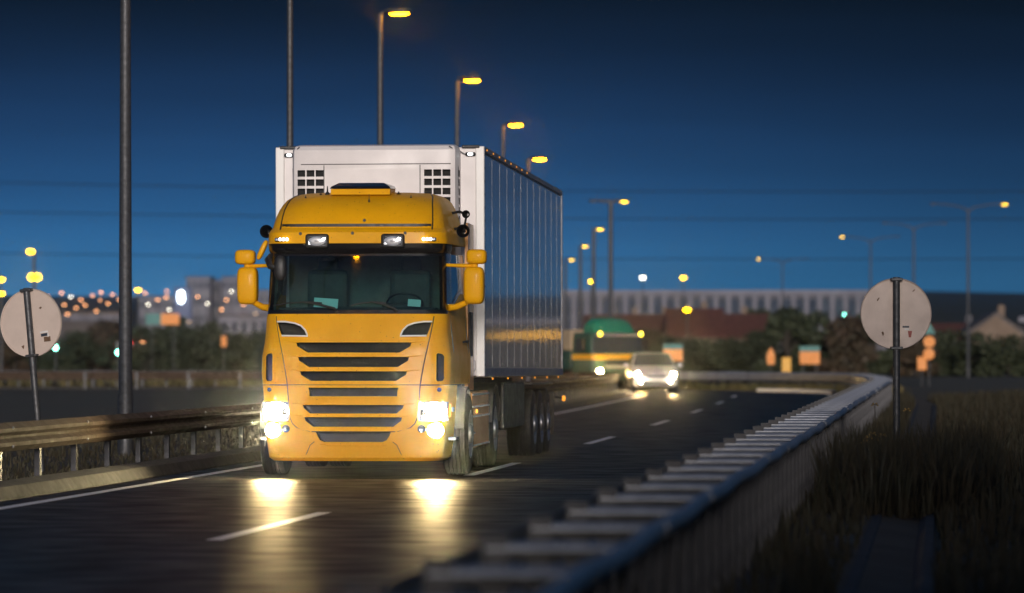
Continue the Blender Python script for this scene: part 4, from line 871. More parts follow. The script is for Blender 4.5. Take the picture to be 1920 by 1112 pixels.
# ------------------------------------------------------------------ oncoming silver car
def car(name, label, X, Y, z, rz, paint, lamp=None, tail=None, low=False, group=None):
    o = empty(name, (X, Y, z), rz, label, 'car', group)
    # side profile (y back from nose, z), half width varies with height and length
    body = [(0.05, 0.32), (0.0, 0.48), (0.02, 0.64), (0.10, 0.76), (0.45, 0.88), (0.98, 0.97), (1.2, 0.99), (2.4, 0.99), (3.5, 1.0), (3.95, 0.97), (4.05, 0.80), (4.08, 0.5), (4.0, 0.30), (2.0, 0.22)]
    def hw(y, zz):
        w = 0.865 - 0.10 * max(0, (0.5 - y) / 0.5) ** 2 - 0.07 * max(0, (y - 3.6) / 0.5) ** 2
        return w - 0.05 * max(0, (0.42 - zz) / 0.2) - 0.05 * max(0, (zz - 0.8) / 0.2)
    st = [-1.0, -0.97, -0.85, -0.5, 0, 0.5, 0.85, 0.97, 1.0]; ins = [0.5, 0.12, 0.02, 0, 0, 0, 0.02, 0.12, 0.5]
    cy_, cz_ = 2.0, 0.62
    rws = []
    for t, q in zip(st, ins):
        rws.append([(t * hw(y, zz), y + (cy_ - y) * q * 0.10 + 0.10 * t * t * max(0, 0.4 - y), zz + (cz_ - zz) * q * 0.3) for y, zz in body])
    MB().loft(rws, True, True).build('body', paint, o, angle=50)
    gh = [(1.0, 0.97), (1.25, 1.10), (1.75, 1.40), (1.95, 1.46), (2.7, 1.48), (3.3, 1.43), (3.75, 1.15), (3.9, 0.98)]
    rws = [[(t * (0.80 - 0.19 * (zz - 0.97) / 0.5) , y, zz - 0.02 * t * t) for y, zz in gh] for t in (-1, -0.9, -0.5, 0, 0.5, 0.9, 1)]
    MB().loft(rws, True, True).build('roof', paint, o, angle=40)
    wsx = lambda zz: 0.80 - 0.19 * (zz - 0.97) / 0.5
    MB().loft([[(-wsx(zz) * 0.93, y - 0.012, zz + 0.012), (0, y - 0.02, zz + 0.02), (wsx(zz) * 0.93, y - 0.012, zz + 0.012)] for y, zz in ((1.06, 0.995), (1.25, 1.10), (1.75, 1.40), (1.84, 1.42))], closed=False).build('windshield', 'window_dark', o)
    for s in (-1, 1):
        MB().loft([[(s * (wsx(zz) + 0.012), y0, zz), (s * (wsx(zz) + 0.012), y1, zz)] for zz, y0, y1 in ((1.02, 1.35, 3.5), (1.2, 1.6, 3.4), (1.37, 1.88, 3.15))], closed=False).build('side_window', 'window_dark', o)
        MB().sell((s * 0.95, 1.25, 1.03), (0.10, 0.07, 0.075), 0.7, 12, 8).build('mirror', paint, o)
        for yy in (0.78, 3.25):
            w = MB().lathe([(-0.1, 0.18), (-0.1, 0.29), (-0.07, 0.31), (0.07, 0.31), (0.1, 0.29), (0.1, 0.18)], 'x', (s * 0.76, yy, 0.31), 24).build('wheel', 'rubber', o)
            MB().lathe([(s * 0.85, 0.19), (s * 0.83, 0.17), (s * 0.85, 0.05), (s * 0.86, 0.001)], 'x', (0, yy, 0.31), 20).build('rim', 'rim', w)
        h = MB().sell((s * 0.63, 0.085, 0.70), (0.18, 0.07, 0.085), 0.7, 14, 8).build('headlight', 'chrome', o)
        if lamp: MB().sell((s * 0.63, 0.03, 0.70), (0.085, 0.04, 0.075), 1, 12, 8).build('bulb', lamp, h)
        if lamp and low: MB().sell((s * 0.52, 0.03, 0.42), (0.05, 0.03, 0.05), 1, 12, 8).build('fog_lamp', 'headlight_low', o)
        if tail: MB().rbox((s * 0.66, 4.06, 0.80), (0.24, 0.05, 0.12), 0.02).build('tail_light', tail, o)
    MB().rbox((0, 0.03, 0.645), (0.78, 0.05, 0.075), 0.02).build('grille', 'black_mesh', o)
    MB().rbox((0, 0.015, 0.40), (1.2, 0.06, 0.09), 0.03).build('lower_grille', 'black_mesh', o)
    MB().rbox((0, -0.012, 0.52), (0.52, 0.015, 0.11), 0.005).build('number_plate', 'sticker_white', o)
    return o
car('silver_car', 'silver hatchback with headlights on beside the green truck', 5.05, 151.0, 0.0, R(2.0), 'car_silver', 'headlight_far', None, True)

# ------------------------------------------------------------------ green truck coming round the bend
gt = empty('green_truck', (4.02, 160.3, 0), R(33), 'green truck with rounded green roof spoiler and yellow grille band behind silver car', 'truck')
GP = [(0.35, 1.16, 0.04, 0.15), (0.5, 1.22, 0.0, 0.16), (1.3, 1.23, 0.0, 0.16), (1.42, 1.22, 0.02, 0.16), (2.1, 1.18, 0.12, 0.16), (2.22, 1.14, 0.18, 0.16)]
rg = lambda zs, yb=1.35: [ring(z, GP, yb, 0.05, 0.0) for z in zs]
MB().loft(rg([0.45, 0.55, 0.8, 1.1, 1.22]), True, True).build('bumper', 'truck_green_dark', gt)
MB().loft(rg([1.221, 1.28, 1.35, 1.42]), True, True).build('yellow_band', 'sign_yellow', gt)
cb = MB().loft(rg([1.421, 1.6, 1.8, 2.05, 2.15, 2.22]), True, True).build('cab', 'truck_green_dark', gt)
MB().loft([[(x * 1.0, y - 0.012, z) for x, y, z in ring(z_, GP, 1.9, 0.05, 0)[MID - iF - 3:MID + iF + 4]] for z_ in (1.50, 1.75, 2.05)], closed=False).build('windshield', 'window_dark', gt)
MB().rbox((0, 0.04, 2.13), (2.1, 0.12, 0.10), 0.03).build('sun_visor', 'wall_pale', gt)
for s in (-1, 1):
    MB().loft([[(s * 1.235, 0.45, z), (s * 1.235, 1.15, z)] for z in (1.52, 1.75, 2.0)], closed=False).build('side_window', 'window_dark', gt)
    MB().sell((s * 0.92, -0.06, 2.17), (0.075, 0.05, 0.085), 1, 12, 8).build('roof_lamp', 'marker_yellow', gt)
    h = MB().rbox((s * 0.92, 0.0, 0.78), (0.32, 0.08, 0.20), 0.03).build('headlight', 'chrome', gt)
    MB().sell((s * 0.92, -0.05, 0.78), (0.10, 0.04, 0.085), 1, 12, 8).build('bulb', 'headlight_far_yellow', h)
    MB().rbox((s * 1.42, 0.35, 1.75), (0.18, 0.12, 0.40), 0.04).build('mirror', 'black_plastic', gt)
    MB().tube([(s * 1.15, 0.3, 2.02), (s * 1.4, 0.35, 1.97)], 0.02, 6).build('mirror_arm', 'black_plastic', gt)
    wheel(gt, s * 1.05, 1.3, s=s); wheel(gt, s * 1.05, 4.8, s=s); wheel(gt, s * 1.05, 9.2, s=s)
MB().rbox((0, 0.0, 1.10), (1.3, 0.05, 0.10), 0.02).build('grille', 'black_mesh', gt); MB().rbox((0, -0.01, 0.95), (1.3, 0.05, 0.10), 0.02).build('grille', 'galv', gt)
MB().rbox((0, 0.02, 0.62), (1.1, 0.05, 0.10), 0.02).build('grille', 'galv_dark', gt)
MB().loft([[(x * sx_, 0.25 + yo + 0.15 * (x * x), 2.22 + zz) for x in (-1, -0.7, -0.35, 0, 0.35, 0.7, 1)] + [(x * sx_, 1.05, 2.22 + zz) for x in (1, 0.7, 0.35, 0, -0.35, -0.7, -1)] for sx_, yo, zz in ((0.92, 0.0, 0.0), (0.90, 0.04, 0.14), (0.85, 0.08, 0.30), (0.74, 0.16, 0.44), (0.55, 0.28, 0.53), (0.25, 0.45, 0.56))], True, True).build('roof_spoiler', 'truck_green', gt, angle=60)
MB().rbox((0, 5.6, 1.95), (2.4, 8.2, 0.78), 0.06).build('load_tarp', 'tarp_beige', gt)
MB().rbox((0, 5.6, 1.2), (2.44, 8.25, 0.70), 0.04).build('load_bed', 'truck_green_dark', gt)
MB().rbox((0, 5.5, 0.75), (1.0, 9.0, 0.3), 0.04).build('chassis', 'chassis', gt)
MB().rbox((-1.15, 3.0, 0.72), (0.12, 1.8, 0.55), 0.04).build('side_skirt', 'truck_green_dark', gt)

# cars on the far left embankment
for X, d, rz, paint, tl, lab in ((-32.6, 378, math.pi, 'car_red', 'lens_red', 'far red car showing two tail lights on the left embankment'), (-35.4, 380, math.pi, 'car_dark', 'lens_red', 'far dark car with tail light beside the thick lamp post'),
                                 (-39.5, 392, 0, 'car_silver', None, 'far pale car left of the thick lamp post'), (-28.3, 392, 0, 'car_silver', None, 'far pale car left of the yellow truck mirror')):
    car('far_car', lab, X, d, 1.52, rz, paint, 'lens_far_orange' if tl is None else None, tl)

# ------------------------------------------------------------------ roadside boards and small signs
def board(name, label, X, Y, z0, z1, w, mats, posts=2, cat='road sign', split='h', thick=0.03, rzz=0.0):
    o = empty(name, (X, Y, 0), rzz, label, cat)
    n = len(mats); f = sum(q for _, q in mats); acc = 0
    for m, q in mats:
        if split == 'h': MB().rbox((0, 0, z1 - (z1 - z0) * (acc + q / 2) / f), (w, thick, (z1 - z0) * q / f - 0.006), 0.008).build('sign_panel', m, o)
        else: MB().rbox((-w / 2 + w * (acc + q / 2) / f, 0, (z0 + z1) / 2), (w * q / f - 0.006, thick, z1 - z0), 0.008).build('sign_panel', m, o)
        acc += q
    for k in range(posts):
        x = 0 if posts == 1 else (-w * 0.32 + k * w * 0.64)
        MB().tube([(x, 0.05, -0.3), (x, 0.05, z1)], 0.035, 8).build('post', 'pole', o)
    return o
pxz = lambda px, py, d: ((px - 960) / 8050 * d, CAMH + (660 - py) / 8050 * d)
board('direction_sign', 'orange board with teal top strip left of the right round sign', pxz(1518, 0, 230)[0], 230, pxz(0, 683, 230)[1], pxz(0, 649, 230)[1], 1.08, (('sign_teal', 0.3), ('sign_orange', 0.7)))
board('direction_sign', 'orange board with teal top strip right of the silver car', pxz(1262, 0, 205)[0], 205, pxz(0, 677, 205)[1], pxz(0, 645, 205)[1], 0.92, (('sign_teal', 0.3), ('sign_orange', 0.7)))
board('direction_sign', 'teal and orange roadside board in the left distance', pxz(305, 0, 300)[0], 300, pxz(0, 609, 300)[1], pxz(0, 588, 300)[1], 2.35, (('sign_teal', 0.45), ('sign_orange', 0.55)), split='v')
board('marker_post', 'yellow rectangular marker beside the curved rail', pxz(1474, 0, 190)[0], 190, pxz(0, 700, 190)[1], pxz(0, 670, 190)[1], 0.40, (('sign_yellow', 1),), 1, 'marker', thick=0.25)
board('marker_post', 'orange rectangular marker at the foot of the right round sign', pxz(1728, 0, 195)[0], 195, pxz(0, 694, 195)[1], pxz(0, 669, 195)[1], 0.42, (('sign_orange', 1),), 1, 'marker', thick=0.25)
o = empty('warning_light', (pxz(1445, 0, 205)[0], 205, 0), 0, 'orange drop-shaped warning plate left of the yellow marker', 'marker')
z_ = pxz(0, 668, 205)[1]
MB().prism([(0.0, z_ + 0.42), (0.10, z_ + 0.28), (0.19, z_ + 0.08), (0.20, z_ - 0.15), (0.16, z_ - 0.40), (-0.16, z_ - 0.40), (-0.20, z_ - 0.15), (-0.19, z_ + 0.08), (-0.10, z_ + 0.28)], -0.03, 0.03).build('plate', 'sign_orange', o); MB().tube([(0, 0.06, -0.3), (0, 0.06, z_)], 0.03, 8).build('post', 'pole', o)
o = empty('stacked_disc_sign', (pxz(1742, 0, 195)[0], 195, 0), 0, 'two stacked orange discs on a post behind the right round sign', 'road sign')
for q, py in ((0.0, 641), (-0.02, 664)):
    z_ = pxz(0, py, 195)[1]
    MB().lathe([(0.015, 0.001), (0.015, 0.26), (-0.015, 0.26), (-0.015, 0.001)], 'y', (q, 0, z_), 24).build('sign_disc', 'sign_orange', o)
z_ = pxz(0, 622, 195)[1]
MB().prism([(-0.28, z_ - 0.10), (0.28, z_ - 0.10), (0.05, z_ + 0.36), (-0.05, z_ + 0.36)], -0.01, 0.01).build('triangle_plate', 'sign_teal', o)
MB().tube([(0, 0.05, -0.3), (0, 0.05, pxz(0, 615, 195)[1])], 0.035, 8).build('post', 'pole', o)
o = board('orange_marker', 'small orange marker left of the yellow truck mirror', pxz(420, 0, 300)[0], 300, pxz(0, 650, 300)[1], pxz(0, 630, 300)[1], 0.36, (('sign_orange', 1),), 1, 'marker')
o = empty('petrol_sign', (pxz(343, 0, 420)[0], 420, 0), 0, 'tall blue roadside pylon with a white glowing oval', 'pylon sign')
MB().rbox((0, 0, pxz(0, 570, 420)[1]), (1.75, 0.5, 3.3), 0.1).build('panel', 'sign_blue', o); MB().sell((-0.15, -0.3, pxz(0, 557, 420)[1]), (0.33, 0.12, 0.62), 0.9, 16, 10).build('light', 'totem_light', o)
MB().rbox((0, 0, 1.9), (0.6, 0.4, 4.4), 0.05).build('column', 'sign_blue', o)
for px, py, lab in ((105, 652, 'green traffic signal at the left sign edge'), (222, 661, 'green traffic signal left of the thick lamp post')):
    X, z = pxz(px, py, 210); o = empty('traffic_signal', (X, 210, 0), 0, lab, 'traffic light')
    MB().tube([(0, 0, -0.3), (0, 0, z + 0.1)], 0.04, 8).build('post', 'pole', o); MB().rbox((0, 0, z + 0.2), (0.26, 0.2, 0.75), 0.03).build('housing', 'black_plastic', o)
    MB().sell((0, -0.12, z), (0.10, 0.04, 0.12), 1, 12, 8).build('lens', 'lens_green', o)

# ------------------------------------------------------------------ buildings
def house(label, X, Y, w, dp, wall_h, ridge_h, wall, roofm, rz=0.0, gable_front=False, lit=()):
    o = empty('house', (X, Y, -0.05), rz, label, 'house')
    MB().box((0, 0, wall_h / 2), (w, dp, wall_h)).build('wall', wall, o, smooth=False)
    e = 0.4
    if gable_front:
        MB().prism([(-w / 2 - e, wall_h - 0.15), (w / 2 + e, wall_h - 0.15), (w / 2 + e, wall_h + 0.1), (0, ridge_h + 0.1), (-w / 2 - e, wall_h + 0.1)], -dp / 2 + 0.02, dp / 2 + e).build('roof', roofm, o, smooth=False)
        MB().prism([(-w / 2, wall_h), (w / 2, wall_h), (0, ridge_h - 0.15)], -dp / 2 - 0.05, -dp / 2 + 0.01).build('gable', wall, o, smooth=False)
    else:
        MB().prism([(-dp / 2 - e, wall_h - 0.1), (dp / 2 + e, wall_h - 0.1), (dp / 2 + e, wall_h + 0.05), (0, ridge_h), (-dp / 2 - e, wall_h + 0.05)], -w / 2 - e, w / 2 + e, 'yz').build('roof', roofm, o, smooth=False)
    rf = [c for c in o.children if c.name.startswith('roof')][0]
    MB().box((w * 0.2, 0.4, ridge_h + 0.1), (0.5, 0.5, 1.1)).build('chimney', wall, rf, smooth=False)
    n = max(2, int(w / 2.2))
    for k in range(n):
        x = -w / 2 + w * (k + 0.5) / n
        wn = MB().box((x, -dp / 2 - 0.02, 1.55), (0.95, 0.10, 1.15)).build('window', 'lit_window' if k in lit else 'window_dark', o, smooth=False)
        MB().box((x, -dp / 2 - 0.05, 0.94), (1.1, 0.14, 0.07)).build('sill', 'wall_pale', wn, smooth=False)
    return o
def hx(px, d): return (px - 960) / 8050 * d
house('low red-roofed house behind the green truck', hx(1165, 385), 385, 6.0, 7, 3.0, 4.9, 'wall_beige', 'roof_red')
house('red-roofed house behind the silver car', hx(1228, 392), 392, 4.6, 7, 3.1, 5.0, 'wall_beige', 'roof_red')
house('beige house with red roof in the middle of the red roofs', hx(1302, 380), 380, 4.4, 8, 2.9, 5.4, 'wall_beige', 'roof_red', gable_front=False)
house('wide red-roofed house furthest right of the row below the hall', hx(1372, 384), 386, 6.2, 8, 2.8, 5.0, 'wall_beige', 'roof_red')
house('dark red-roofed house half hidden by trees left of the right sign', hx(1440, 410), 410, 6.0, 8, 2.9, 5.0, 'wall_grey', 'roof_red')
house('pale gabled house at the right picture side', hx(1858, 330), 330, 4.0, 7, 2.9, 4.5, 'wall_beige', 'roof_grey', gable_front=True)
house('dim house just right of the right round sign', hx(1798, 350), 350, 4.0, 6, 2.6, 3.9, 'wall_grey', 'roof_red')
house('low house at the right picture edge', hx(1922, 345), 345, 3.4, 6, 2.4, 3.7, 'wall_grey', 'roof_grey')

lb = empty('long_building', (hx(1330, 640), 640, 0), R(-1.5), 'long pale industrial hall with rows of pilasters over the red roofs', 'building')
LBW = 52.0
MB().box((0, 5.0, 5.0), (LBW, 9.5, 10.0)).build('wall', 'wall_grey', lb, smooth=False)
MB().box((0, 4.9, 10.35), (LBW + 0.8, 10.4, 0.75)).build('cornice', 'wall_pale', lb, smooth=False)
nb = 27
for k in range(nb + 1):
    x = -LBW / 2 + LBW * k / nb
    MB().box((x, 0.02, 5.0), (0.62, 0.5, 9.9)).build('pilaster', 'wall_pale', lb, smooth=False)
for k in range(nb):
    x = -LBW / 2 + LBW * (k + 0.5) / nb
    wn = MB().box((x, 0.2, 6.6), (1.15, 0.14, 5.6)).build('window', 'window_blue', lb, smooth=False)
    MB().box((x, 0.1, 6.6), (1.15, 0.06, 0.12)).build('transom', 'wall_grey', wn, smooth=False)

def block(label, x0, x1, ytop, d, mat, dep=10, floors=4, cols=5, z0=0.0, winm='window_dark', roofm='roof_grey', name='apartment_block', cat='building'):
    X0, X1 = hx(x0, d), hx(x1, d); h = CAMH + (660 - ytop) / 8050 * d - z0
    o = empty(name, ((X0 + X1) / 2, d, z0 - 0.05), 0, label, cat); w = X1 - X0
    MB().box((0, dep / 2, h / 2), (w, dep, h)).build('wall', mat, o, smooth=False)
    MB().box((0, dep / 2, h + 0.1), (w + 0.3, dep + 0.3, 0.25)).build('roof', roofm, o, smooth=False)
    for f in range(floors):
        for c in range(cols):
            MB().box((-w / 2 + w * (c + 0.5) / cols, -0.02, h * (f + 0.55) / floors), (w / cols * 0.5, 0.12, h / floors * 0.42)).build('window', winm if random.random() > 0.06 else 'lit_window', o, smooth=False)
    return o
block('white tower block left of the yellow mirror', 349, 394, 520, 700, 'wall_pale', 12, 5, 4)
block('narrow dark stair tower between the two white blocks', 396, 414, 527, 706, 'wall_grey', 9, 5, 1)
block('white tower block behind the yellow left mirror', 416, 462, 520, 700, 'wall_pale', 12, 5, 4)
block('lower pale block left of the cab', 462, 520, 545, 690, 'wall_pale', 12, 4, 5)
block('wide pale hall below the white blocks beside the truck mirror', 412, 560, 592, 520, 'wall_pale', 10, 2, 8)
block('pale office building right of the thick lamp post', 262, 328, 557, 640, 'wall_pale', 10, 4, 6)
block('long low warehouse left of the thick lamp post', 118, 232, 588, 560, 'wall_pale', 14, 2, 12, roofm='wall_beige')
block('small grey building on the left beyond the round sign', 60, 116, 592, 580, 'wall_grey', 10, 2, 6)
block('pale kiosk next to the thick lamp post', 212, 236, 598, 470, 'wall_pale', 6, 2, 3)
block('dark shed below the warehouse', 116, 206, 605, 440, 'roof_grey', 8, 1, 5)
block('dim building behind the right bank', 1700, 1790, 612, 420, 'roof_grey', 9, 1, 6)
block('white box van body behind the trailer rear edge', 1050, 1076, 655, 200, 'wall_pale', 5, 1, 1, name='parked_van_box', cat='van')

# ------------------------------------------------------------------ trees and hedges
def tree_meshes(seed, h, spread, leafmat, nleaf=2600, low=0.12):
    rs = np.random.RandomState(seed); tr = MB()
    tr.tube([(0, 0, -0.4), (0.05, 0, h * 0.25), (0.0, 0.05, h * 0.5), (0.06, 0, h * 0.8)], [h * 0.035, h * 0.026, h * 0.018, h * 0.006], 7)
    cl_ = []
    for k in range(12):
        a = rs.rand() * 6.28; z1 = h * (0.3 + 0.6 * rs.rand()); r = spread * (0.45 + 0.5 * rs.rand()) * (1.1 - 0.6 * z1 / h)
        p = Vector((r * math.cos(a), r * math.sin(a), z1)); tr.tube([(0, 0, z1 * 0.55), p * 0.55 + Vector((0, 0, z1 * 0.3)), p], [h * 0.012, h * 0.008, h * 0.003], 5)
        cl_.append((p, spread * (0.26 + 0.26 * rs.rand())))
    cl_.append((Vector((0, 0, h * 0.9)), spread * 0.36))
    for k in range(6):
        a = rs.rand() * 6.28; cl_.append((Vector((spread * 0.7 * math.cos(a), spread * 0.7 * math.sin(a), h * (low + 0.2 * rs.rand()))), spread * 0.36))
    per = nleaf // len(cl_); V = []; F = []
    for p, r in cl_:
        q = rs.normal(size=(per, 3)); q /= np.linalg.norm(q, axis=1)[:, None]; q *= (r * rs.rand(per) ** 0.45)[:, None]; q[:, 2] *= 0.75
        c = q + np.array(p); c[:, 2] = np.maximum(c[:, 2], 0.08)
        u = rs.normal(size=(per, 3)); u /= np.linalg.norm(u, axis=1)[:, None]; w = np.cross(u, rs.normal(size=(per, 3))); w /= np.linalg.norm(w, axis=1)[:, None]
        s = (0.10 + 0.12 * rs.rand(per))[:, None] * h / 5
        for sgn in ((-1, -1), (1, -1), (1, 1), (-1, 1)): V.append(c + u * s * sgn[0] + w * s * 0.7 * sgn[1])
        o = len(F)
    nb_ = len(cl_); arr = np.concatenate([np.stack(V[4 * i:4 * i + 4], 1).reshape(-1, 3) for i in range(nb_)])
    me = bpy.data.meshes.new('crown'); nq = len(arr) // 4
    me.from_pydata(arr.tolist(), [], [(4 * i, 4 * i + 1, 4 * i + 2, 4 * i + 3) for i in range(nq)]); me.materials.append(MATS[leafmat])
    return tr.mesh('trunk', 'bark', 60), me
TM = [tree_meshes(1, 5.0, 2.0, 'leaf'), tree_meshes(2, 4.2, 2.3, 'leaf'), tree_meshes(3, 5.2, 1.7, 'leaf_red'), tree_meshes(4, 3.2, 2.4, 'leaf', low=0.05), tree_meshes(5, 4.0, 1.9, 'leaf_red', low=0.05)]
def tree(px, d, k, s, rz, label, group=None):
    o = empty('tree', (hx(px, d), d, -0.05), rz, label, 'tree', group); o.scale = (s * 1.15, s * 1.15, s)
    link('trunk', TM[k][0], o); link('crown', TM[k][1], o)
G = 'dark trees behind the bend'
for px, d, k, s, lab in ((1475, 262, 0, 0.86, 'green tree behind the yellow marker, lit from the left'), (1530, 270, 1, 0.95, 'dark tree over the orange and teal board'), (1585, 268, 4, 0.95, 'reddish dark tree left of the right round sign'),
                         (1640, 275, 0, 0.85, 'dark tree hidden behind the right round sign'), (1415, 290, 3, 0.85, 'low dark bush left of the drop-shaped plate'), (1360, 285, 3, 0.72, 'low dark bush between red roofs and curved rail'),
                         (1310, 280, 3, 0.70, 'low dark bush right of the silver car'), (1265, 290, 3, 0.75, 'low dark bush behind the orange board near the car'), (1205, 300, 4, 0.8, 'dark bush behind the silver car roof'),
                         (1720, 272, 4, 0.8, 'reddish bush just right of the right round sign'), (1770, 280, 3, 0.85, 'dark bush under the low yellow lamp'), (1830, 275, 1, 0.66, 'dark bush in front of the pale gabled house'),
                         (1890, 270, 3, 0.75, 'dark bush near the right picture edge'), (1425, 420, 0, 1.15, 'tree standing between the red roofs and the long hall'), (1110, 300, 4, 0.8, 'dark bush behind the green truck'),
                         (150, 330, 3, 0.9, 'dark bush under the long warehouse'), (195, 335, 4, 1.0, 'reddish tree left of the thick lamp post'), (95, 325, 3, 0.8, 'dark bush behind the left round sign'),
                         (275, 320, 3, 1.0, 'dark bush under the teal and orange board'), (330, 340, 1, 1.05, 'dark tree below the glowing blue pylon'), (385, 335, 3, 1.1, 'dark bush left of the small orange marker'), (440, 330, 3, 0.85, 'dark bush behind the yellow left mirror'), (485, 330, 3, 0.9, 'dark bush beside the cab'), (30, 330, 4, 0.9, 'dark tree at the left picture edge')):
    tree(px, d, k, s, random.random() * 6.28, lab)
# long hedge line that reads as one mass
def hedge(name, x0, x1, d, h, n, mat, label):
    rs = np.random.RandomState(int(d)); X = rs.uniform(x0, x1, n); Y = d + rs.normal(0, 1.2, n); hh = h * (0.75 + 0.25 * np.sin(X * 0.7) * np.sin(X * 0.23 + 1)); Z = rs.rand(n) ** 0.8 * hh
    c = np.stack([X, Y, Z], 1); u = rs.normal(size=(n, 3)); u /= np.linalg.norm(u, axis=1)[:, None]; w = np.cross(u, rs.normal(size=(n, 3))); w /= np.linalg.norm(w, axis=1)[:, None]
    s = (0.16 + 0.14 * rs.rand(n))[:, None]
    arr = np.stack([c - u * s - w * s, c + u * s - w * s, c + u * s + w * s, c - u * s + w * s], 1).reshape(-1, 3)
    me = bpy.data.meshes.new(name); me.from_pydata(arr.tolist(), [], [(4 * i, 4 * i + 1, 4 * i + 2, 4 * i + 3) for i in range(n)]); me.materials.append(MATS[mat])
    return tag(link(name, me), label, 'hedge', kind='stuff')
hedge('hedge', 4, 40, 305, 2.1, 9000, 'leaf', 'dark hedge line under the red roofs')
hedge('hedge', -60, -12, 345, 1.9, 9000, 'leaf', 'dark hedge line on the left below the embankment')

# unseen leaf screen added behind the lens, shading the near rail and bank
def shade_screen():
    rs = np.random.RandomState(77); n = 26000
    X = rs.uniform(-1.1, 20, n); Y = -5.0 + rs.normal(0, 0.8, n); top = np.where((X > 4.7) & (X < 6.4), 5.2, np.where(X < 0.8, 4.6, 10.5)); Z = rs.rand(n) * (top + 0.5 * np.sin(X * 0.9) + 0.3 * np.sin(X * 2.3))
    c = np.stack([X, Y, Z], 1); u = rs.normal(size=(n, 3)); u /= np.linalg.norm(u, axis=1)[:, None]; w = np.cross(u, rs.normal(size=(n, 3))); w /= np.linalg.norm(w, axis=1)[:, None]
    q = (0.12 + 0.10 * rs.rand(n))[:, None]
    arr = np.stack([c - u * q - w * q, c + u * q - w * q, c + u * q + w * q, c - u * q + w * q], 1).reshape(-1, 3)
    me = bpy.data.meshes.new('shade_screen'); me.from_pydata(arr.tolist(), [], [(4 * i, 4 * i + 1, 4 * i + 2, 4 * i + 3) for i in range(n)]); me.materials.append(MATS['leaf'])
    tag(link('shade_screen', me), 'added leafy screen behind the viewer, out of view, shading rail and bank', 'hedge', kind='stuff')
shade_screen()

# ------------------------------------------------------------------ grass
def grass(name, pts_fn, n, hmin, hmax, mat, label, seed, wid=0.012):
    rs = np.random.RandomState(seed); P, hs = pts_fn(rs, n); n = len(P)
    a = rs.rand(n) * 6.28; h = (hmin + (hmax - hmin) * rs.rand(n) ** 1.6) * hs; ln = 0.35 * h * rs.rand(n)
    w = wid * (0.6 + 0.8 * rs.rand(n)); ca, sa = np.cos(a), np.sin(a); b = rs.rand(n) * 6.28
    base0 = P + np.stack([-ca * w, -sa * w, 0 * w], 1); base1 = P + np.stack([ca * w, sa * w, 0 * w], 1)
    mid = P + np.stack([np.cos(b) * ln * 0.35, np.sin(b) * ln * 0.35, h * 0.6], 1); m0 = mid + np.stack([-ca * w * .7, -sa * w * .7, 0 * w], 1); m1 = mid + np.stack([ca * w * .7, sa * w * .7, 0 * w], 1)
    tip = P + np.stack([np.cos(b) * ln, np.sin(b) * ln, h], 1)
    arr = np.stack([base0, base1, m1, m0, tip], 1).reshape(-1, 3)
    f = []
    for i in range(n): o = 5 * i; f.append((o, o + 1, o + 2, o + 3)); f.append((o + 3, o + 2, o + 4))
    me = bpy.data.meshes.new(name); me.from_pydata(arr.tolist(), [], f); me.materials.append(MATS[mat])
    return tag(link(name, me), label, 'grass', kind='stuff')
def right_bank(rs, n):
    d = 20 + 115 * rs.rand(n) ** 1.25; o = 1.0 + 7.2 * rs.rand(n); X = railx(d) + o
    keep = (np.abs(o - 1.55) > 0.30); hs = np.where(o < 1.3, 1.0, 1.0) * (0.7 + 0.5 * np.sin(d * 0.35) * np.sin(o * 1.3) + 0.25)
    zz = np.interp(o, [1.0, 1.9, 2.6, 4.1, 6.9, 9], [0.04, -0.04, 0.06, 0.12, 0.1, -0.06])
    return np.stack([X, d, zz], 1)[keep], np.clip(hs, 0.3, 1.4)[keep]
grass('grass', right_bank, 60000, 0.07, 0.34, 'grass', 'tall dark grass on the right bank', 11)
def under_rail(rs, n):
    d = 14 + 140 * rs.rand(n); o = -0.3 + 1.3 * rs.rand(n); return np.stack([railx(d) + o, d, 0.04 + 0 * d], 1), np.ones(n)
grass('grass', under_rail, 14000, 0.06, 0.26, 'grass', 'short grass between the two rails on the right', 12)
def left_verge(rs, n):
    d = 28 + 100 * rs.rand(n) ** 1.2; o = 0.95 + 5.5 * rs.rand(n) ** 1.3; return np.stack([Cx(d) - LANE - 0.0 - o, d, 0.05 - 0.01 * o], 1), np.ones(n)
grass('grass', left_verge, 26000, 0.04, 0.13, 'grass', 'grass verge behind the left guardrail', 13)
def bend(rs, n):
    ph = R(-2) + R(96) * rs.rand(n); r = rr_edge + 0.15 + 2.2 * rs.rand(n); return np.stack([Q.x + r * np.cos(ph), Q.y + r * np.sin(ph), 0.03 + 0 * r], 1), np.ones(n)
grass('grass', bend, 12000, 0.10, 0.35, 'grass_dry', 'dry grass strip round the outside of the bend', 14, 0.02)
def island(rs, n):
    x = -60 + 68 * rs.rand(n); y = 178 + 60 * rs.rand(n); return np.stack([x, y, -0.05 + 0 * x], 1), np.ones(n)
grass('grass', island, 16000, 0.15, 0.5, 'grass_dry', 'dry grass field beyond the bend', 15, 0.05)
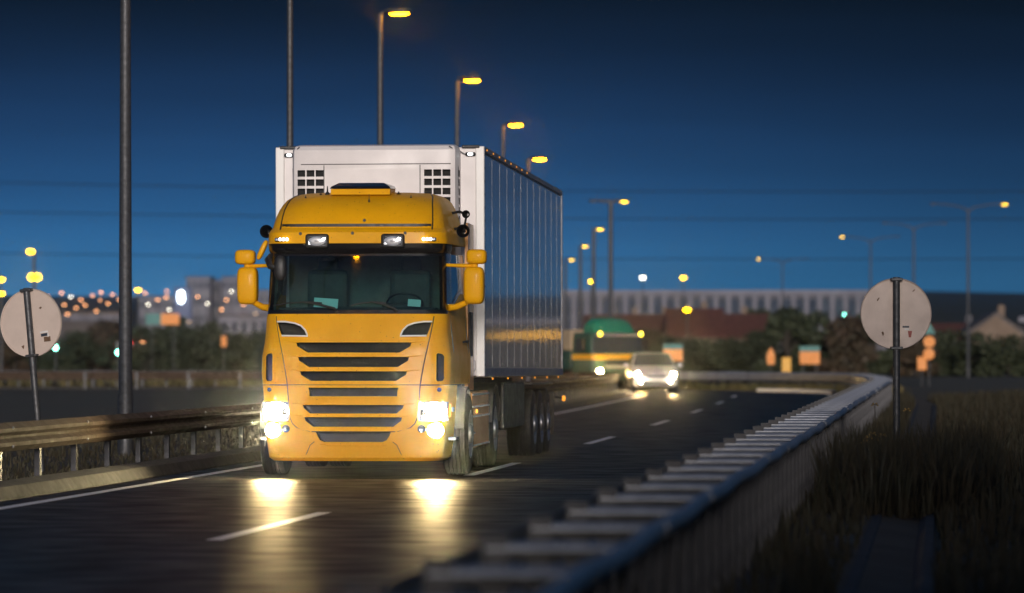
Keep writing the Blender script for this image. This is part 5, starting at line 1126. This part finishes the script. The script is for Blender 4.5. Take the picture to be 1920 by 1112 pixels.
def weeds(rs, n):
    d = 38 + 11.5 * rs.rand(n); o = 0.75 + 1.7 * rs.rand(n); return np.stack([railx(d) + o, d, 0.02 + 0 * d], 1), np.ones(n)
grass('weeds', weeds, 6000, 0.25, 0.78, 'grass', 'tall dark weeds round the foot of the right round sign', 16, 0.010)
# wild flower heads near the right rail
for k, (px, py, d) in enumerate(((1628, 822, 46), (1650, 828, 46.5), (1636, 815, 47), (1655, 818, 46), (1700, 770, 52), (1622, 830, 45), (1640, 760, 55))):
    X, z = pxz(px, py, d); o = empty('wild_plant', (X, d, 0.0), 0, 'dry flowering weed stalk by the double guardrail, %s from the left' % NTH[sorted((1628, 1650, 1636, 1655, 1700, 1622, 1640)).index(px)], 'plant', 'weed stalks by the right rail')
    MB().tube([(0.03, 0, 0), (0.01, 0, z * 0.6), (0, 0, z)], 0.005, 5).build('stem', 'grass', o)
    for q in range(6): MB().sell((0.035 * math.cos(q * 1.05), 0.035 * math.sin(q * 1.05), z + 0.012 * (q % 3)), (0.013, 0.013, 0.009), 1, 6, 4).build('flower_head', 'flower', o)

# ------------------------------------------------------------------ overhead wires
for k, (z, d, sag) in enumerate(((20.5, 480, 1.1), (16.9, 470, 0.9), (13.0, 500, 0.7))):
    w = MB().tube([(-60 + 190 * t / 24, d, z - sag * 4 * (t / 24) * (1 - t / 24)) for t in range(25)], 0.05, 5).build('power_line', 'wire')
    tag(w, ('highest faint power line crossing the sky on the right', 'middle faint power line crossing the sky', 'lowest faint power line just above the lamps')[k], 'power line')

# ------------------------------------------------------------------ damp evening air
hzb = MB().box((0, 470, 12.0), (1000, 1120, 30.0)).build('haze', None, smooth=False)
tag(hzb, 'damp evening air over the whole road', 'haze', kind='stuff')
hm = bpy.data.materials.new('haze_air'); hm.use_nodes = True; n = hm.node_tree.nodes; n.clear()
ho = n.new('ShaderNodeOutputMaterial'); pv = n.new('ShaderNodeVolumePrincipled'); pv.inputs['Color'].default_value = (0.9, 0.93, 1.0, 1); pv.inputs['Density'].default_value = 0.00036; pv.inputs['Anisotropy'].default_value = 0.992
hm.node_tree.links.new(pv.outputs[0], ho.inputs['Volume']); hzb.data.materials.append(hm)
